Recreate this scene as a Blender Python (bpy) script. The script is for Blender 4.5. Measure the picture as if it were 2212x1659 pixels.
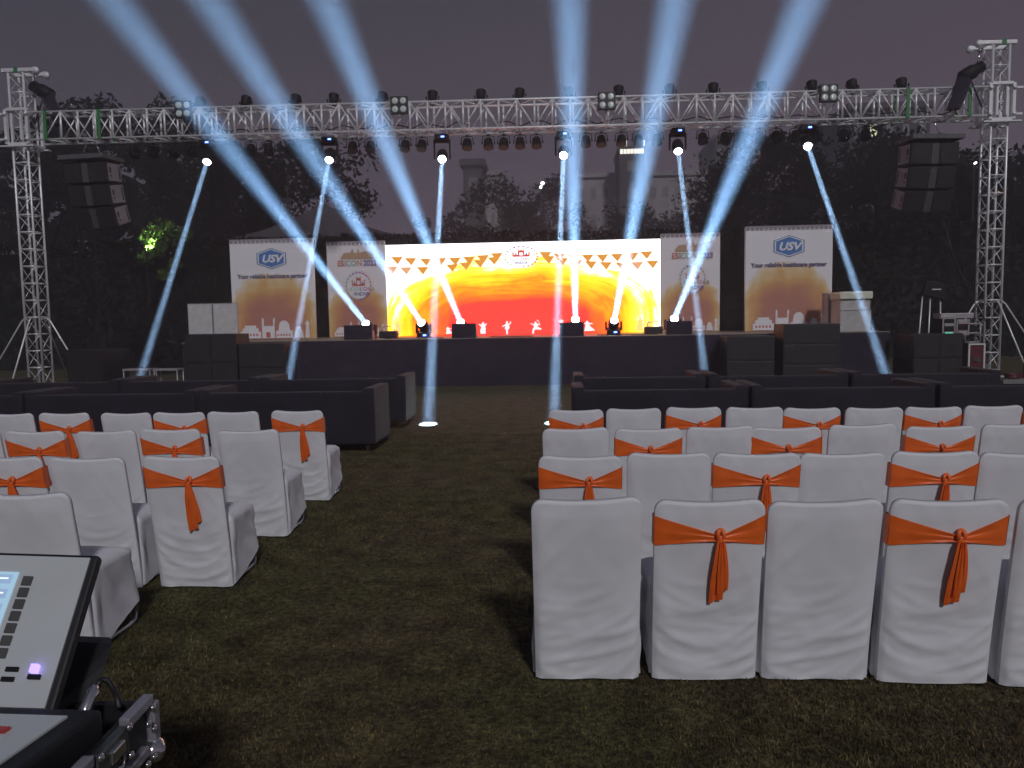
import bpy, bmesh, math, random
import numpy as np
from mathutils import Vector, Matrix, noise
from math import sin, cos, pi, radians as rad, sqrt

for o in list(bpy.data.objects): bpy.data.objects.remove(o)
C = bpy.context; SC = C.scene; COL = SC.collection
V = Vector

# ------------------------------------------------------------------ camera
# the photograph is described in a frame 2212 wide and 1659 high; f is its focal length in those units
PW, PH = 2212.0, 1659.0
FPX = 3064 * PW / 4080
p_, r_, YAW = rad(4.7), rad(1.0), rad(3.4)
CAM = V((0, 0, 1.68))
FW = V((-sin(YAW) * cos(p_), cos(YAW) * cos(p_), -sin(p_)))
_rt = V((cos(YAW), sin(YAW), 0)); _up = _rt.cross(FW)
RT = _rt * cos(r_) - _up * sin(r_); UP = _up * cos(r_) + _rt * sin(r_)
cd = bpy.data.cameras.new('camera'); cam = bpy.data.objects.new('camera', cd); COL.objects.link(cam)
m_ = Matrix((RT, UP, -FW)).transposed().to_4x4(); m_.translation = CAM; cam.matrix_world = m_
cd.sensor_width = 36; cd.lens = 36 * 3064 / 4080; cd.clip_start = .05; cd.clip_end = 3000
SC.camera = cam

# ------------------------------------------------------------------ night sky, weak key light, exposure
wd = bpy.data.worlds.new('World'); SC.world = wd; wd.use_nodes = True
nt = wd.node_tree; bg = nt.nodes['Background']
tc = nt.nodes.new('ShaderNodeTexCoord'); sx = nt.nodes.new('ShaderNodeSeparateXYZ'); rp = nt.nodes.new('ShaderNodeValToRGB')
nt.links.new(tc.outputs['Generated'], sx.inputs[0]); mx_ = nt.nodes.new('ShaderNodeMath'); mx_.operation = 'MULTIPLY_ADD'; mx_.inputs[1].default_value = -.16
nt.links.new(sx.outputs['X'], mx_.inputs[0]); nt.links.new(sx.outputs['Z'], mx_.inputs[2]); nt.links.new(mx_.outputs[0], rp.inputs[0]); nt.links.new(rp.outputs[0], bg.inputs[0])
e = rp.color_ramp.elements
e[0].position = 0.0; e[0].color = (.128, .100, .124, 1)
e[1].position = 1.0; e[1].color = (.036, .041, .060, 1)
k = e.new(.16); k.color = (.090, .068, .092, 1)
k = e.new(.42); k.color = (.050, .048, .064, 1)
bg.inputs[1].default_value = 1.02
sl = bpy.data.lights.new('key_light', 'SUN'); sl.energy = 1.38; sl.angle = rad(6); sl.color = (.98, .97, 1)  # added lamp in place of the unseen venue lights behind the camera
so = bpy.data.objects.new('key_light', sl); COL.objects.link(so)
so.rotation_euler = V((-.30, 1, -.72)).to_track_quat('-Z', 'Y').to_euler()
SC.view_settings.view_transform = 'Standard'; SC.view_settings.look = 'None'
SC.view_settings.exposure = 0; SC.view_settings.gamma = 1
SC.render.engine = 'CYCLES'
cy = SC.cycles
cy.use_denoising = True; cy.denoising_input_passes = 'RGB_ALBEDO'; cy.max_bounces = 5; cy.diffuse_bounces = 3; cy.glossy_bounces = 3
cy.volume_bounces = 0; cy.transparent_max_bounces = 8; cy.sample_clamp_indirect = 3
UPW, DNW = 300, 76          # watts of the beams that rise from the stage and of those that fall from the truss

# ------------------------------------------------------------------ helpers
def AT(x, y, Y):
    d = FW + RT * ((x - PW / 2) / FPX) - UP * ((y - PH / 2) / FPX)
    return CAM + d * (Y / d.y)
def G(x, y, z=0.0):
    d = FW + RT * ((x - PW / 2) / FPX) - UP * ((y - PH / 2) / FPX)
    return CAM + d * ((z - CAM.z) / d.z)
def PZ(x, y, z):
    return CAM + (FW + RT * ((x - PW / 2) / FPX) - UP * ((y - PH / 2) / FPX)) * z

def _n(nt, t, **kw):
    n = nt.nodes.new(t)
    for a, b in kw.items():
        if a in n.inputs.keys() if hasattr(n.inputs, 'keys') else False: n.inputs[a].default_value = b
        else: setattr(n, a, b)
    return n
def mat(name, col, rough=.6, metal=0.0, var=.15, scale=6.0, bump=0.0, bscale=60.0, sheen=0.0, emit=None, es=0.0, col2=None, spec=.5):
    m = bpy.data.materials.new(name); m.use_nodes = True; nt = m.node_tree; b = nt.nodes['Principled BSDF']
    b.inputs['Roughness'].default_value = rough; b.inputs['Metallic'].default_value = metal
    b.inputs['Specular IOR Level'].default_value = spec
    if sheen: b.inputs['Sheen Weight'].default_value = sheen; b.inputs['Sheen Roughness'].default_value = .4
    t = nt.nodes.new('ShaderNodeTexCoord')
    nz = nt.nodes.new('ShaderNodeTexNoise'); nz.inputs['Scale'].default_value = scale; nz.inputs['Detail'].default_value = 4
    nt.links.new(t.outputs['Object'], nz.inputs['Vector'])
    rp = nt.nodes.new('ShaderNodeValToRGB'); nt.links.new(nz.outputs['Fac'], rp.inputs[0])
    c2 = col2 or tuple(c * (1 - var) for c in col)
    rp.color_ramp.elements[0].position = .35; rp.color_ramp.elements[0].color = (*c2, 1)
    rp.color_ramp.elements[1].position = .65; rp.color_ramp.elements[1].color = (*col, 1)
    nt.links.new(rp.outputs[0], b.inputs['Base Color'])
    if bump:
        n2 = nt.nodes.new('ShaderNodeTexNoise'); n2.inputs['Scale'].default_value = bscale; n2.inputs['Detail'].default_value = 3
        nt.links.new(t.outputs['Object'], n2.inputs['Vector'])
        bp = nt.nodes.new('ShaderNodeBump'); bp.inputs['Strength'].default_value = bump; bp.inputs['Distance'].default_value = .01
        nt.links.new(n2.outputs['Fac'], bp.inputs['Height']); nt.links.new(bp.outputs[0], b.inputs['Normal'])
    if emit:
        b.inputs['Emission Color'].default_value = (*emit, 1); b.inputs['Emission Strength'].default_value = es
    return m
def glow(name, col, s=1.0):
    m = bpy.data.materials.new(name); m.use_nodes = True; nt = m.node_tree; b = nt.nodes['Principled BSDF']
    b.inputs['Base Color'].default_value = (.02, .02, .02, 1); b.inputs['Roughness'].default_value = .4
    b.inputs['Emission Color'].default_value = (*col, 1); b.inputs['Emission Strength'].default_value = s
    m.cycles.emission_sampling = 'NONE'             # small glowing things need no light sampling of their own
    return m

class MB:
    """collects shapes; build() links them as one mesh object"""
    def __init__(s): s.v = []; s.f = []; s.mi = []; s.sm = []
    def add(s, vs, fs, mi=0, smooth=False):
        b = len(s.v); s.v += [tuple(x) for x in vs]
        s.f += [tuple(b + i for i in q) for q in fs]; s.mi += [mi] * len(fs); s.sm += [smooth] * len(fs); return s
    def box(s, c, d, rot=None, mi=0, bev=0.0):
        hx, hy, hz = d[0] / 2, d[1] / 2, d[2] / 2; c = V(c)
        if bev > 0:
            bm = bmesh.new(); bmesh.ops.create_cube(bm, size=1)
            for q in bm.verts: q.co = V((q.co.x * d[0], q.co.y * d[1], q.co.z * d[2]))
            bmesh.ops.bevel(bm, geom=bm.edges[:], offset=bev, segments=2, affect='EDGES', profile=.6)
            bm.verts.ensure_lookup_table()
            vs = [(rot @ q.co if rot else q.co.copy()) + c for q in bm.verts]; fs = [[q.index for q in f.verts] for f in bm.faces]
            bm.free(); return s.add(vs, fs, mi)
        vs = [V((x, y, z)) for x in (-hx, hx) for y in (-hy, hy) for z in (-hz, hz)]
        vs = [(rot @ q if rot else q) + c for q in vs]
        return s.add(vs, [(0, 1, 3, 2), (4, 6, 7, 5), (0, 4, 5, 1), (2, 3, 7, 6), (0, 2, 6, 4), (1, 5, 7, 3)], mi)
    def bar(s, p, q, r, r2=None, n=8, mi=0, smooth=True):
        p, q = V(p), V(q); d = (q - p); L = d.length
        if L < 1e-6: return s
        d /= L; a = d.orthogonal().normalized(); b = d.cross(a); r2 = r if r2 is None else r2
        vs = []
        for (c, rr) in ((p, r), (q, r2)):
            for i in range(n): t = 2 * pi * i / n; vs.append(c + a * (rr * cos(t)) + b * (rr * sin(t)))
        fs = [(i, (i + 1) % n, n + (i + 1) % n, n + i) for i in range(n)]
        s.add(vs, fs, mi, smooth); b0 = len(s.v) - 2 * n
        s.f += [tuple(b0 + i for i in reversed(range(n))), tuple(b0 + n + i for i in range(n))]; s.mi += [mi] * 2; s.sm += [False] * 2
        return s
    def tube(s, pts, r, n=8, mi=0):
        pts = [V(p) for p in pts]
        rings = []; prev = None
        for i, p in enumerate(pts):
            d = (pts[min(i + 1, len(pts) - 1)] - pts[max(i - 1, 0)]).normalized()
            a = d.orthogonal().normalized() if prev is None else (prev - d * prev.dot(d)).normalized()
            prev = a; b = d.cross(a); rr = r[i] if isinstance(r, (list, tuple)) else r
            rings.append([p + a * (rr * cos(2 * pi * j / n)) + b * (rr * sin(2 * pi * j / n)) for j in range(n)])
        vs = [q for ring in rings for q in ring]; fs = []
        for i in range(len(rings) - 1):
            for j in range(n): fs.append((i * n + j, i * n + (j + 1) % n, (i + 1) * n + (j + 1) % n, (i + 1) * n + j))
        fs += [tuple(reversed(range(n))), tuple((len(rings) - 1) * n + j for j in range(n))]
        return s.add(vs, fs, mi, True)
    def lathe(s, c, d, prof, n=20, mi=0, smooth=True, sx=1.0):
        """profile of (distance along d, radius)"""
        c, d = V(c), V(d).normalized(); a = d.orthogonal().normalized()
        if abs(d.z) < .99: a = d.cross(V((0, 0, 1))).normalized()
        b = d.cross(a); vs = []; fs = []
        for (h, r) in prof:
            for j in range(n): t = 2 * pi * j / n; vs.append(c + d * h + a * (r * cos(t) * sx) + b * (r * sin(t)))
        for i in range(len(prof) - 1):
            for j in range(n): fs.append((i * n + j, i * n + (j + 1) % n, (i + 1) * n + (j + 1) % n, (i + 1) * n + j))
        fs += [tuple(reversed(range(n))), tuple((len(prof) - 1) * n + j for j in range(n))]
        return s.add(vs, fs, mi, smooth)
    def prism(s, poly, y0, y1, mi=0):
        """outline of (x, z) points, extruded along y"""
        n = len(poly); vs = [V((x, y0, z)) for x, z in poly] + [V((x, y1, z)) for x, z in poly]
        fs = [tuple(range(n)), tuple(reversed(range(n, 2 * n)))] + [(i, n + i, n + (i + 1) % n, (i + 1) % n) for i in range(n)]
        return s.add(vs, fs, mi)
    def grid(s, fn, nu, nv, mi=0, smooth=True, wrap=False):
        vs = [fn(i / (nu if wrap else nu - 1), j / (nv - 1)) for j in range(nv) for i in range(nu)]
        fs = [(j * nu + i, j * nu + (i + 1) % nu, (j + 1) * nu + (i + 1) % nu, (j + 1) * nu + i) for j in range(nv - 1) for i in range(nu if wrap else nu - 1)]
        return s.add(vs, fs, mi, smooth)
    def build(s, name, m, parent=None, loc=None, rot=None):
        me = bpy.data.meshes.new(name); me.from_pydata(s.v, [], s.f)
        for x in (m if isinstance(m, (list, tuple)) else [m]): me.materials.append(x)
        me.polygons.foreach_set('material_index', s.mi); me.polygons.foreach_set('use_smooth', s.sm)
        me.validate(); me.update()
        bm = bmesh.new(); bm.from_mesh(me); bmesh.ops.recalc_face_normals(bm, faces=bm.faces); bm.to_mesh(me); bm.free()
        o = bpy.data.objects.new(name, me); COL.objects.link(o)
        if parent: o.parent = parent
        if loc is not None: o.location = loc
        if rot is not None: o.rotation_euler = rot
        return o
def quads(name, q, m, parent=None, tri=False, tint=None):
    """many loose little faces, q is N x 4 x 3 (or N x 3 x 3) numpy"""
    k = q.shape[1]; n = q.shape[0]
    me = bpy.data.meshes.new(name); me.vertices.add(n * k); me.vertices.foreach_set('co', q.astype(np.float32).ravel())
    me.loops.add(n * k); me.loops.foreach_set('vertex_index', np.arange(n * k, dtype=np.int32))
    me.polygons.add(n); me.polygons.foreach_set('loop_start', np.arange(0, n * k, k, dtype=np.int32)); me.polygons.foreach_set('loop_total', np.full(n, k, np.int32))
    me.update(calc_edges=True); me.materials.append(m)
    if tint is not None:
        a = me.attributes.new('tint', 'FLOAT', 'POINT'); a.data.foreach_set('value', np.repeat(tint, k).astype(np.float32))
    o = bpy.data.objects.new(name, me); COL.objects.link(o)
    if parent: o.parent = parent
    return o
def tag(o, label=None, cat=None, group=None, kind=None):
    for a, b in (('label', label), ('category', cat), ('group', group), ('kind', kind)):
        if b: o[a] = b
    return o
def thing(name, label, cat, loc=(0, 0, 0), rz=0.0, group=None):
    o = bpy.data.objects.new(name, None); COL.objects.link(o); o.location = loc; o.rotation_euler = (0, 0, rz)
    o.empty_display_size = .2
    return tag(o, label, cat, group)
def dup(root, loc, rz=0.0, label=None, group=None):
    r = root.copy(); COL.objects.link(r); r.location = loc; r.rotation_euler = (0, 0, rz)
    if label: r['label'] = label
    if group: r['group'] = group
    for ch in KIDS.get(root.name, root.children):
        c = ch.copy(); COL.objects.link(c); c.parent = r
        for g in ch.children:
            d = g.copy(); COL.objects.link(d); d.parent = c
    return r
KIDS = {}
ORD = 'first second third fourth fifth sixth seventh eighth ninth tenth eleventh twelfth thirteenth fourteenth fifteenth sixteenth seventeenth eighteenth nineteenth twentieth twenty-first twenty-second twenty-third twenty-fourth twenty-fifth twenty-sixth twenty-seventh twenty-eighth twenty-ninth thirtieth thirty-first thirty-second'.split()

def text_mb(mb, body, size, x, z, y=0.0, mi=0, align='CENTER', bold=0.0, shear=0.0, depth=.002, wide=1.0):
    """lettering facing -y, centred on x, its baseline at z"""
    cu = bpy.data.curves.new('t', 'FONT'); cu.body = body; cu.size = size; cu.align_x = align; cu.offset = bold; cu.shear = shear; cu.extrude = depth; cu.resolution_u = 3
    o = bpy.data.objects.new('t', cu); COL.objects.link(o); C.view_layer.update()
    me = bpy.data.meshes.new_from_object(o.evaluated_get(C.evaluated_depsgraph_get()))
    vs = [(q.co.x * wide + x, y - q.co.z, q.co.y + z) for q in me.vertices]
    mb.add(vs, [tuple(f.vertices) for f in me.polygons], mi)
    w = (max(q[0] for q in vs) - min(q[0] for q in vs)) if vs else 0
    bpy.data.objects.remove(o); bpy.data.curves.remove(cu); bpy.data.meshes.remove(me)
    return w
def letters(mb, body, size, x0, z, y, mis, gap, **kw):
    for i, ch in enumerate(body):
        w = text_mb(mb, ch, size, x0, z, y, mis[i % len(mis)], align='LEFT', **kw); x0 += w + gap
    return x0

rng = random.Random(7)
# ------------------------------------------------------------------ materials
M = {}
M['alu'] = mat('aluminium', (.84, .85, .86), .38, .3, .12, 9)
M['green'] = mat('green_paint', (.03, .22, .06), .5)
M['black'] = mat('black_plastic', (.014, .014, .017), .5, var=.3)
M['blackmetal'] = mat('black_metal', (.010, .010, .012), .6, .0, var=.3, spec=.25)
M['cloth'] = mat('black_cloth', (.024, .016, .036), .9, var=.35, scale=3, bump=.3, bscale=25, sheen=.2)  # black cloth, with the purple glow of the haze put into its colour
M['velvet'] = mat('dark_velvet', (.0135, .010, .022), .8, var=.45, scale=2.5, bump=.15, bscale=120, sheen=.12)
M['gold'] = mat('gold_leg', (.75, .5, .2), .25, .9)
M['chrome'] = mat('chrome', (.75, .75, .77), .15, .95)
M['white_cover'] = mat('white_spandex', (.735, .74, .77), .75, var=.07, scale=2.2, bump=.12, bscale=350, sheen=.1)
M['sash'] = mat('orange_satin', (.93, .155, .018), .42, var=.22, scale=5, bump=.1, bscale=200, sheen=.15)
M['grille'] = mat('speaker_grille', (.016, .016, .018), .6, .1, var=.3, bump=.6, bscale=160)
M['cab'] = mat('speaker_cabinet', (.014, .0135, .0155), .55, var=.3, bump=.2, bscale=90)
M['plate'] = mat('grey_plate', (.42, .40, .42), .45, .3)
M['plate2'] = mat('array_side_plate', (.30, .29, .31), .5, .2)
M['horn'] = mat('horn_strip_grey', (.075, .075, .078), .5)
M['deck'] = mat('stage_boards', (.30, .25, .21), .55, var=.35, scale=4)
M['whiteboard'] = mat('white_board', (.62, .60, .60), .55)
M['offwhite'] = mat('pale_laminate', (.5, .49, .48), .45)
M['bark'] = mat('bark', (.05, .04, .032), .9, var=.4, bump=.6, bscale=20)
M['redcase'] = mat('dark_red_laminate', (.11, .015, .018), .45)
M['lens'] = glow('lit_lens', (.80, .86, 1.0), 30)
M['led'] = glow('blue_led', (.1, .18, 1.0), 8)
M['whiteled'] = glow('white_led', (.9, .95, 1.0), 9)
M['redled'] = glow('red_led', (1, .05, .05), 3)
M['greenled'] = glow('green_led', (.1, 1, .7), 1.5)
M['blindlens'] = mat('unlit_lens', (.62, .68, .64), .25, var=.1)
M['window_lit'] = glow('lit_window', (1.0, .97, .86), 1.7)
M['window_warm'] = glow('warm_window', (.95, 1.0, .62), .85)
M['orangelamp'] = glow('orange_lamp', (1.0, .42, .06), 2.2)
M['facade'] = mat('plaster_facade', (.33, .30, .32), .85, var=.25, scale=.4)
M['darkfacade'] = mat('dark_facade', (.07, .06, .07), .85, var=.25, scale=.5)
M['dimglass'] = mat('dark_window_glass', (.17, .16, .18), .4)

def leaf_mat(name, a, b, sc=1.3):
    m = bpy.data.materials.new(name); m.use_nodes = True; nt = m.node_tree; p = nt.nodes['Principled BSDF']; p.inputs['Roughness'].default_value = .75; p.inputs['Specular IOR Level'].default_value = .12
    at = nt.nodes.new('ShaderNodeAttribute'); at.attribute_name = 'tint'
    rp = nt.nodes.new('ShaderNodeValToRGB'); rp.color_ramp.elements[0].color = (*a, 1); rp.color_ramp.elements[1].color = (*b, 1)
    nt.links.new(at.outputs['Fac'], rp.inputs[0]); nt.links.new(rp.outputs[0], p.inputs['Base Color'])
    return m
M['leaf'] = leaf_mat('shaded_leaves', (.004, .005, .0035), (.010, .0125, .006))  # near black: the night shade on the trees is put into the colour
M['ivy'] = leaf_mat('shaded_hedge_leaves', (.004, .005, .003), (.012, .016, .007))  # hedge leaves darkened the same way, shade in the colour

# ------------------------------------------------------------------ lawn
def lawn_mat(name, blades=False):
    m = bpy.data.materials.new(name); m.use_nodes = True; nt = m.node_tree; p = nt.nodes['Principled BSDF']; p.inputs['Roughness'].default_value = .85
    p.inputs['Specular IOR Level'].default_value = .2
    g = nt.nodes.new('ShaderNodeNewGeometry')
    def nz(s, d=5):
        n = nt.nodes.new('ShaderNodeTexNoise'); n.inputs['Scale'].default_value = s; n.inputs['Detail'].default_value = d
        nt.links.new(g.outputs['Position'], n.inputs['Vector']); return n
    def ramp(src, stops):
        r = nt.nodes.new('ShaderNodeValToRGB'); nt.links.new(src, r.inputs[0]); e = r.color_ramp.elements
        e[0].position, e[0].color = stops[0][0], (*stops[0][1], 1); e[1].position, e[1].color = stops[-1][0], (*stops[-1][1], 1)
        for q, c in stops[1:-1]: k = e.new(q); k.color = (*c, 1)
        return r
    big = ramp(nz(.55, 6).outputs['Fac'], [(.32, (.094, .070, .044)), (.46, (.096, .080, .041)), (.56, (.086, .078, .036)), (.7, (.075, .075, .030))])
    fine = ramp(nz(26 if not blades else 34, 6).outputs['Fac'], [(.34, (.42, .42, .42)), (.5, (.95, .95, .95)), (.66, (1.6, 1.56, 1.4))])
    mid = ramp(nz(4.5, 4).outputs['Fac'], [(.3, (.55, .52, .52)), (.7, (1.3, 1.3, 1.25))])
    def mul(a, b):
        x = nt.nodes.new('ShaderNodeMix'); x.data_type = 'RGBA'; x.blend_type = 'MULTIPLY'; x.inputs['Factor'].default_value = 1
        nt.links.new(a, x.inputs['A']); nt.links.new(b, x.inputs['B']); return x.outputs['Result']
    c = mul(mul(big.outputs[0], fine.outputs[0]), mid.outputs[0])
    if blades:
        at = nt.nodes.new('ShaderNodeAttribute'); at.attribute_name = 'tint'
        c = mul(c, ramp(at.outputs['Fac'], [(0, (.5, .5, .5)), (.85, (1.25, 1.2, 1.1)), (1, (2.2, 2.0, 1.5))]).outputs[0])
    nt.links.new(c, p.inputs['Base Color'])
    if not blades:
        bp = nt.nodes.new('ShaderNodeBump'); bp.inputs['Strength'].default_value = .9; bp.inputs['Distance'].default_value = .03
        nt.links.new(nz(45, 5).outputs['Fac'], bp.inputs['Height']); nt.links.new(bp.outputs[0], p.inputs['Normal'])
    return m
M['lawn'] = lawn_mat('lawn'); M['blade'] = lawn_mat('grass_blades', True)
lw = MB().grid(lambda u, v: V((-110 + 220 * u, -20 + 165 * v, 0)), 12, 12).build('lawn', M['lawn']); tag(lw, kind='structure')
def grass():
    R = np.random.default_rng(3); N = 300000
    y = 1.9 + 9.5 * R.random(N) ** 1.7; x = -.78 * y + (1.40 * y) * R.random(N)
    h = (.008 + .013 * R.random(N)) * (.7 + .6 * (np.sin(x * 2.1 + 1.3 * np.sin(y * 1.7)) * .5 + .5)); w = .0014 + .0016 * R.random(N) + y * .0003
    a = R.random(N) * 2 * pi; l = R.random(N) * .9; b = R.random(N) * 2 * pi
    q = np.zeros((N, 3, 3)); q[:, 0] = np.stack([x - w * np.cos(a), y - w * np.sin(a), np.zeros(N)], 1); q[:, 1] = np.stack([x + w * np.cos(a), y + w * np.sin(a), np.zeros(N)], 1)
    q[:, 2] = np.stack([x + h * l * np.cos(b), y + h * l * np.sin(b), h], 1)
    o = quads('grass', q, M['blade'], tint=R.random(N)); tag(o, kind='stuff')
grass()

# ------------------------------------------------------------------ chairs
CW, CH = .245, .885
def back_y(x, z, sd):
    """the rear surface of the covered backrest: lean, pillow edges and stretch folds"""
    u = x / CW; v = z / CH
    y = .015 - .135 * v ** 1.25
    y -= .014 * (1 - abs(u) ** 9) * (1 - max(0, v - .9) * 6)
    a, b, c, d, e_ = sd
    low = max(0, min(1, (.66 - v) / .4)); sag = 1 - u * u; nz = noise.noise
    def ridge(p, k=2.0):
        return max(0, 1 - abs(nz(p)) * 2.6) ** k
    # slack folds that hang between the two back legs, tight pulls from the upper corners, a soft quilting all over
    f = -.0085 * low * ridge(V((u * .55 + 3 * a, (v + .11 * sag * (1 + .5 * b)) * 9.5 + .5 * c * u, 9 * d)), 1.6)
    f += -.005 * low * ridge(V((u * 1.1 + 7 * b, (v + .07 * sag + .12 * c * u) * 17, 9 * e_)), 1.5)
    for sg in (-1, 1):
        k = (1 - sg * u) * .5; q = max(0, 1 - k * 1.3) * max(0, min(1, (v - .30) / .3))
        f += -.0060 * q * ridge(V(((v + sg * u * .42) * 8.5 + 11 * d * sg, (v - sg * u * .4) * 1.0, 5 * a + sg)), 1.8) * (.5 + .5 * b * sg)
    f += .010 * nz(V((u * 1.3 + 9 * a, v * 3 + 5 * b, c * 10))) + .003 * nz(V((u * 4 + 5 * c, v * 9, a * 7)))
    f += -.003 * max(0, 1 - abs(abs(u) - .93) * 22) * low
    return y + f * min(1, (1 - abs(u)) * 8)
def top_z(x, sd):
    t = CH - .02 * (1 - (x / CW) ** 2) - .006 * sd[0] * x / CW
    rc = .058; k = abs(x) - (CW - rc)
    if k > 0: t -= rc - sqrt(max(0, rc * rc - k * k))
    return t
def cover_mb(sd):
    mb = MB(); nu, nv = 37, 61
    def xs(u): return CW * (2 * u - 1) if True else 0
    us = [-1 + 2 * i / (nu - 1) for i in range(nu)]
    us = [math.copysign(1 - (1 - abs(q)) ** 1.6, q) for q in us]; us = [q for q in us]
    def rear(u, v):
        x = CW * us[round(u * (nu - 1))]; tz = top_z(x, sd); z = .012 + (tz - .012) * v
        wig = 1 + .012 * sd[1] * (1 - v) - .02 * (1 - v) * (1 if x < 0 else .6)
        return V((x * wig, back_y(x, z, sd), z))
    def thick(v): return .03 + .012 * (1 - v)
    def front(u, v):
        p = rear(u, v); t = thick(v) * (1 - abs(us[round(u * (nu - 1))]) ** 6 * .35)
        return V((p.x, .015 - .135 * (p.z / CH) ** 1.25 + t, p.z + (.004 if v > .99 else 0)))
    mb.grid(rear, nu, nv); b1 = len(mb.v) - nu * nv
    mb.grid(front, nu, nv); b2 = len(mb.v) - nu * nv
    fs = [(b1 + (nv - 1) * nu + i, b1 + (nv - 1) * nu + i + 1, b2 + (nv - 1) * nu + i + 1, b2 + (nv - 1) * nu + i) for i in range(nu - 1)]
    for j in range(nv - 1):
        for i in (0, nu - 1): fs.append((b1 + j * nu + i, b1 + (j + 1) * nu + i, b2 + (j + 1) * nu + i, b2 + j * nu + i))
    b0 = len(mb.v); mb.add([], [], 0); mb.f += fs; mb.mi += [0] * len(fs); mb.sm += [True] * len(fs)
    return mb
def skirt_mb(sd):
    """the seat top and the skirt that falls from it"""
    mb = MB(); n = 84; rows = 22; hw = .232; y0, y1 = .035, .40
    a, b, c, d, e_ = sd
    per = []
    Lx, Ly = 2 * hw, y1 - y0; T = 2 * (Lx + Ly)
    for i in range(n):
        t = T * i / n
        if t < Ly: per.append((hw, y0 + t, 1, 0))
        elif t < Ly + Lx: per.append((hw - (t - Ly), y1, 0, 1))
        elif t < 2 * Ly + Lx: per.append((-hw, y1 - (t - Ly - Lx), -1, 0))
        else: per.append((-hw + (t - 2 * Ly - Lx), y0, 0, -1))
    def fn(u, v):
        i = round(u * n) % n; x, y, nx, ny = per[i]
        fy = (y - y0) / (y1 - y0)
        if v < .22:                                  # rounded seat edge, then the seat top
            k = v / .22; s_ = .0 + k
            return V((x * (.35 + .65 * s_), y0 + (y - y0) * (.3 + .7 * s_) if y > y0 else y, .478 + .016 * (1 - k * k) - .02 * k ** 8 + .004 * sin(9 * x + 20 * a)))
        k = (v - .22) / .78
        zb = .02 + .125 * fy ** 1.6 + .02 * abs(a) * sin(pi * fy)
        z = .458 + (zb - .458) * k
        off = .012 + .004 * k + (.022 * k ** 2 if ny > 0 else 0)
        fold = .006 * sin(15 * (fy * (1 - .35 * k) - .55 * k * (1 + .4 * b)) + 8 * c) * sin(pi * min(1, k * 1.1)) + .003 * sin(31 * (fy - .8 * k * (1 + .3 * d)) + 5 * e_) * k * (1 - .5 * k) + .006 * noise.noise(V((fy * 2.5 + 7 * a, k * 3, e_ * 9)))
        if ny != 0: fold = .006 * sin(34 * x + 9 * b + 4 * k) * k
        pinch = .010 * sin(pi * k) * (fy > .12)
        return V((x + nx * (off + fold - pinch), y + ny * (off + fold) + .05 * k * fy, z))
    mb.grid(fn, n, rows, wrap=True)
    cx = [fn(i / n, 0) for i in range(n)]; mb.add(cx, [tuple(range(n))], 0, True)
    return mb
def sled_mb(sg):
    x = .205 * sg
    return MB().tube([(x, .0, .42), (x, .01, .08), (x, .03, .022), (x, .08, .012), (x, .40, .012), (x, .455, .022), (x, .475, .06), (x, .46, .16), (x, .40, .44)], .0105, 8)
def sash_mb(sd, kx, kz):
    """flat bands that wrap the backrest and gather at the knot"""
    mb = MB(); zt, zb = .812 + .006 * sd[0], .672 + .006 * sd[1]
    def fn(u, v):
        x = -CW - .001 + 2 * (CW + .001) * u; g = abs(x - kx) / (CW + (kx if x < kx else -kx)); g = min(1, g)
        hi = kz + .014 + (zt - kz - .014) * g ** 1.08; lo = kz - .014 + (zb - kz + .014) * g ** 1.0
        z = hi + (lo - hi) * v
        f = .003 * sin(v * 13 + 5 * sd[2]) * (1 - g) ** 1.2 + .0012 * sin(v * 29 + 3 * x) * (1 - g) + .0012 * sin(14 * x + 7 * v + 4 * sd[0])
        return V((x, back_y(max(-CW, min(CW, x)) * .999, z, sd) - .0055 - .012 * (1 - g) ** 3 - f, z))
    mb.grid(fn, 41, 17)
    for sg in (-1, 1):                               # round the edges and across the front
        def side(u, v, sg=sg):
            z = zt + (zb - zt) * v; yb = back_y(sg * CW * .999, z, sd); yf = .015 - .135 * (z / CH) ** 1.25 + .045
            if u < .5: return V((sg * (CW + .003), yb - .006 + (yf - yb + .006) * u * 2, z))
            return V((sg * (CW + .003) * (1 - (u - .5) * 2), yf + .003, z + .004 * sin(20 * v)))
        mb.grid(side, 9, 7)
    return mb
def knot_mb(sd, kx, kz):
    y = back_y(kx, kz, sd) - .028; mb = MB()
    tw = sd[4]
    pts = []
    for i in range(15):                              # a small open loop of cloth above the wrap
        an = -pi / 2 + .25 + (2 * pi - .5) * i / 14
        pts.append((kx + .004 * tw + (.013 + .004 * sd[1]) * cos(an) + .010 * tw * (1 + sin(an)), y + .006 - .006 * cos(an * 2), kz + .016 + .021 * sin(an)))
    mb.tube(pts, [.0075 + .0025 * sin(pi * i / 14 + tw) for i in range(15)], 8)
    def wrap(u, v):
        an = pi * (u - .5) * 1.25; q = (v - .5)
        return V((kx + (.015 + .004 * q * tw) * sin(an) + .012 * q * tw, y + .012 - (.016 - .010 * q * q) * cos(an) - .0015 * sin(q * 22 + 3 * tw), kz - .006 + .036 * q + .006 * sin(an) * tw))
    mb.grid(wrap, 13, 11)
    return mb
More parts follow.
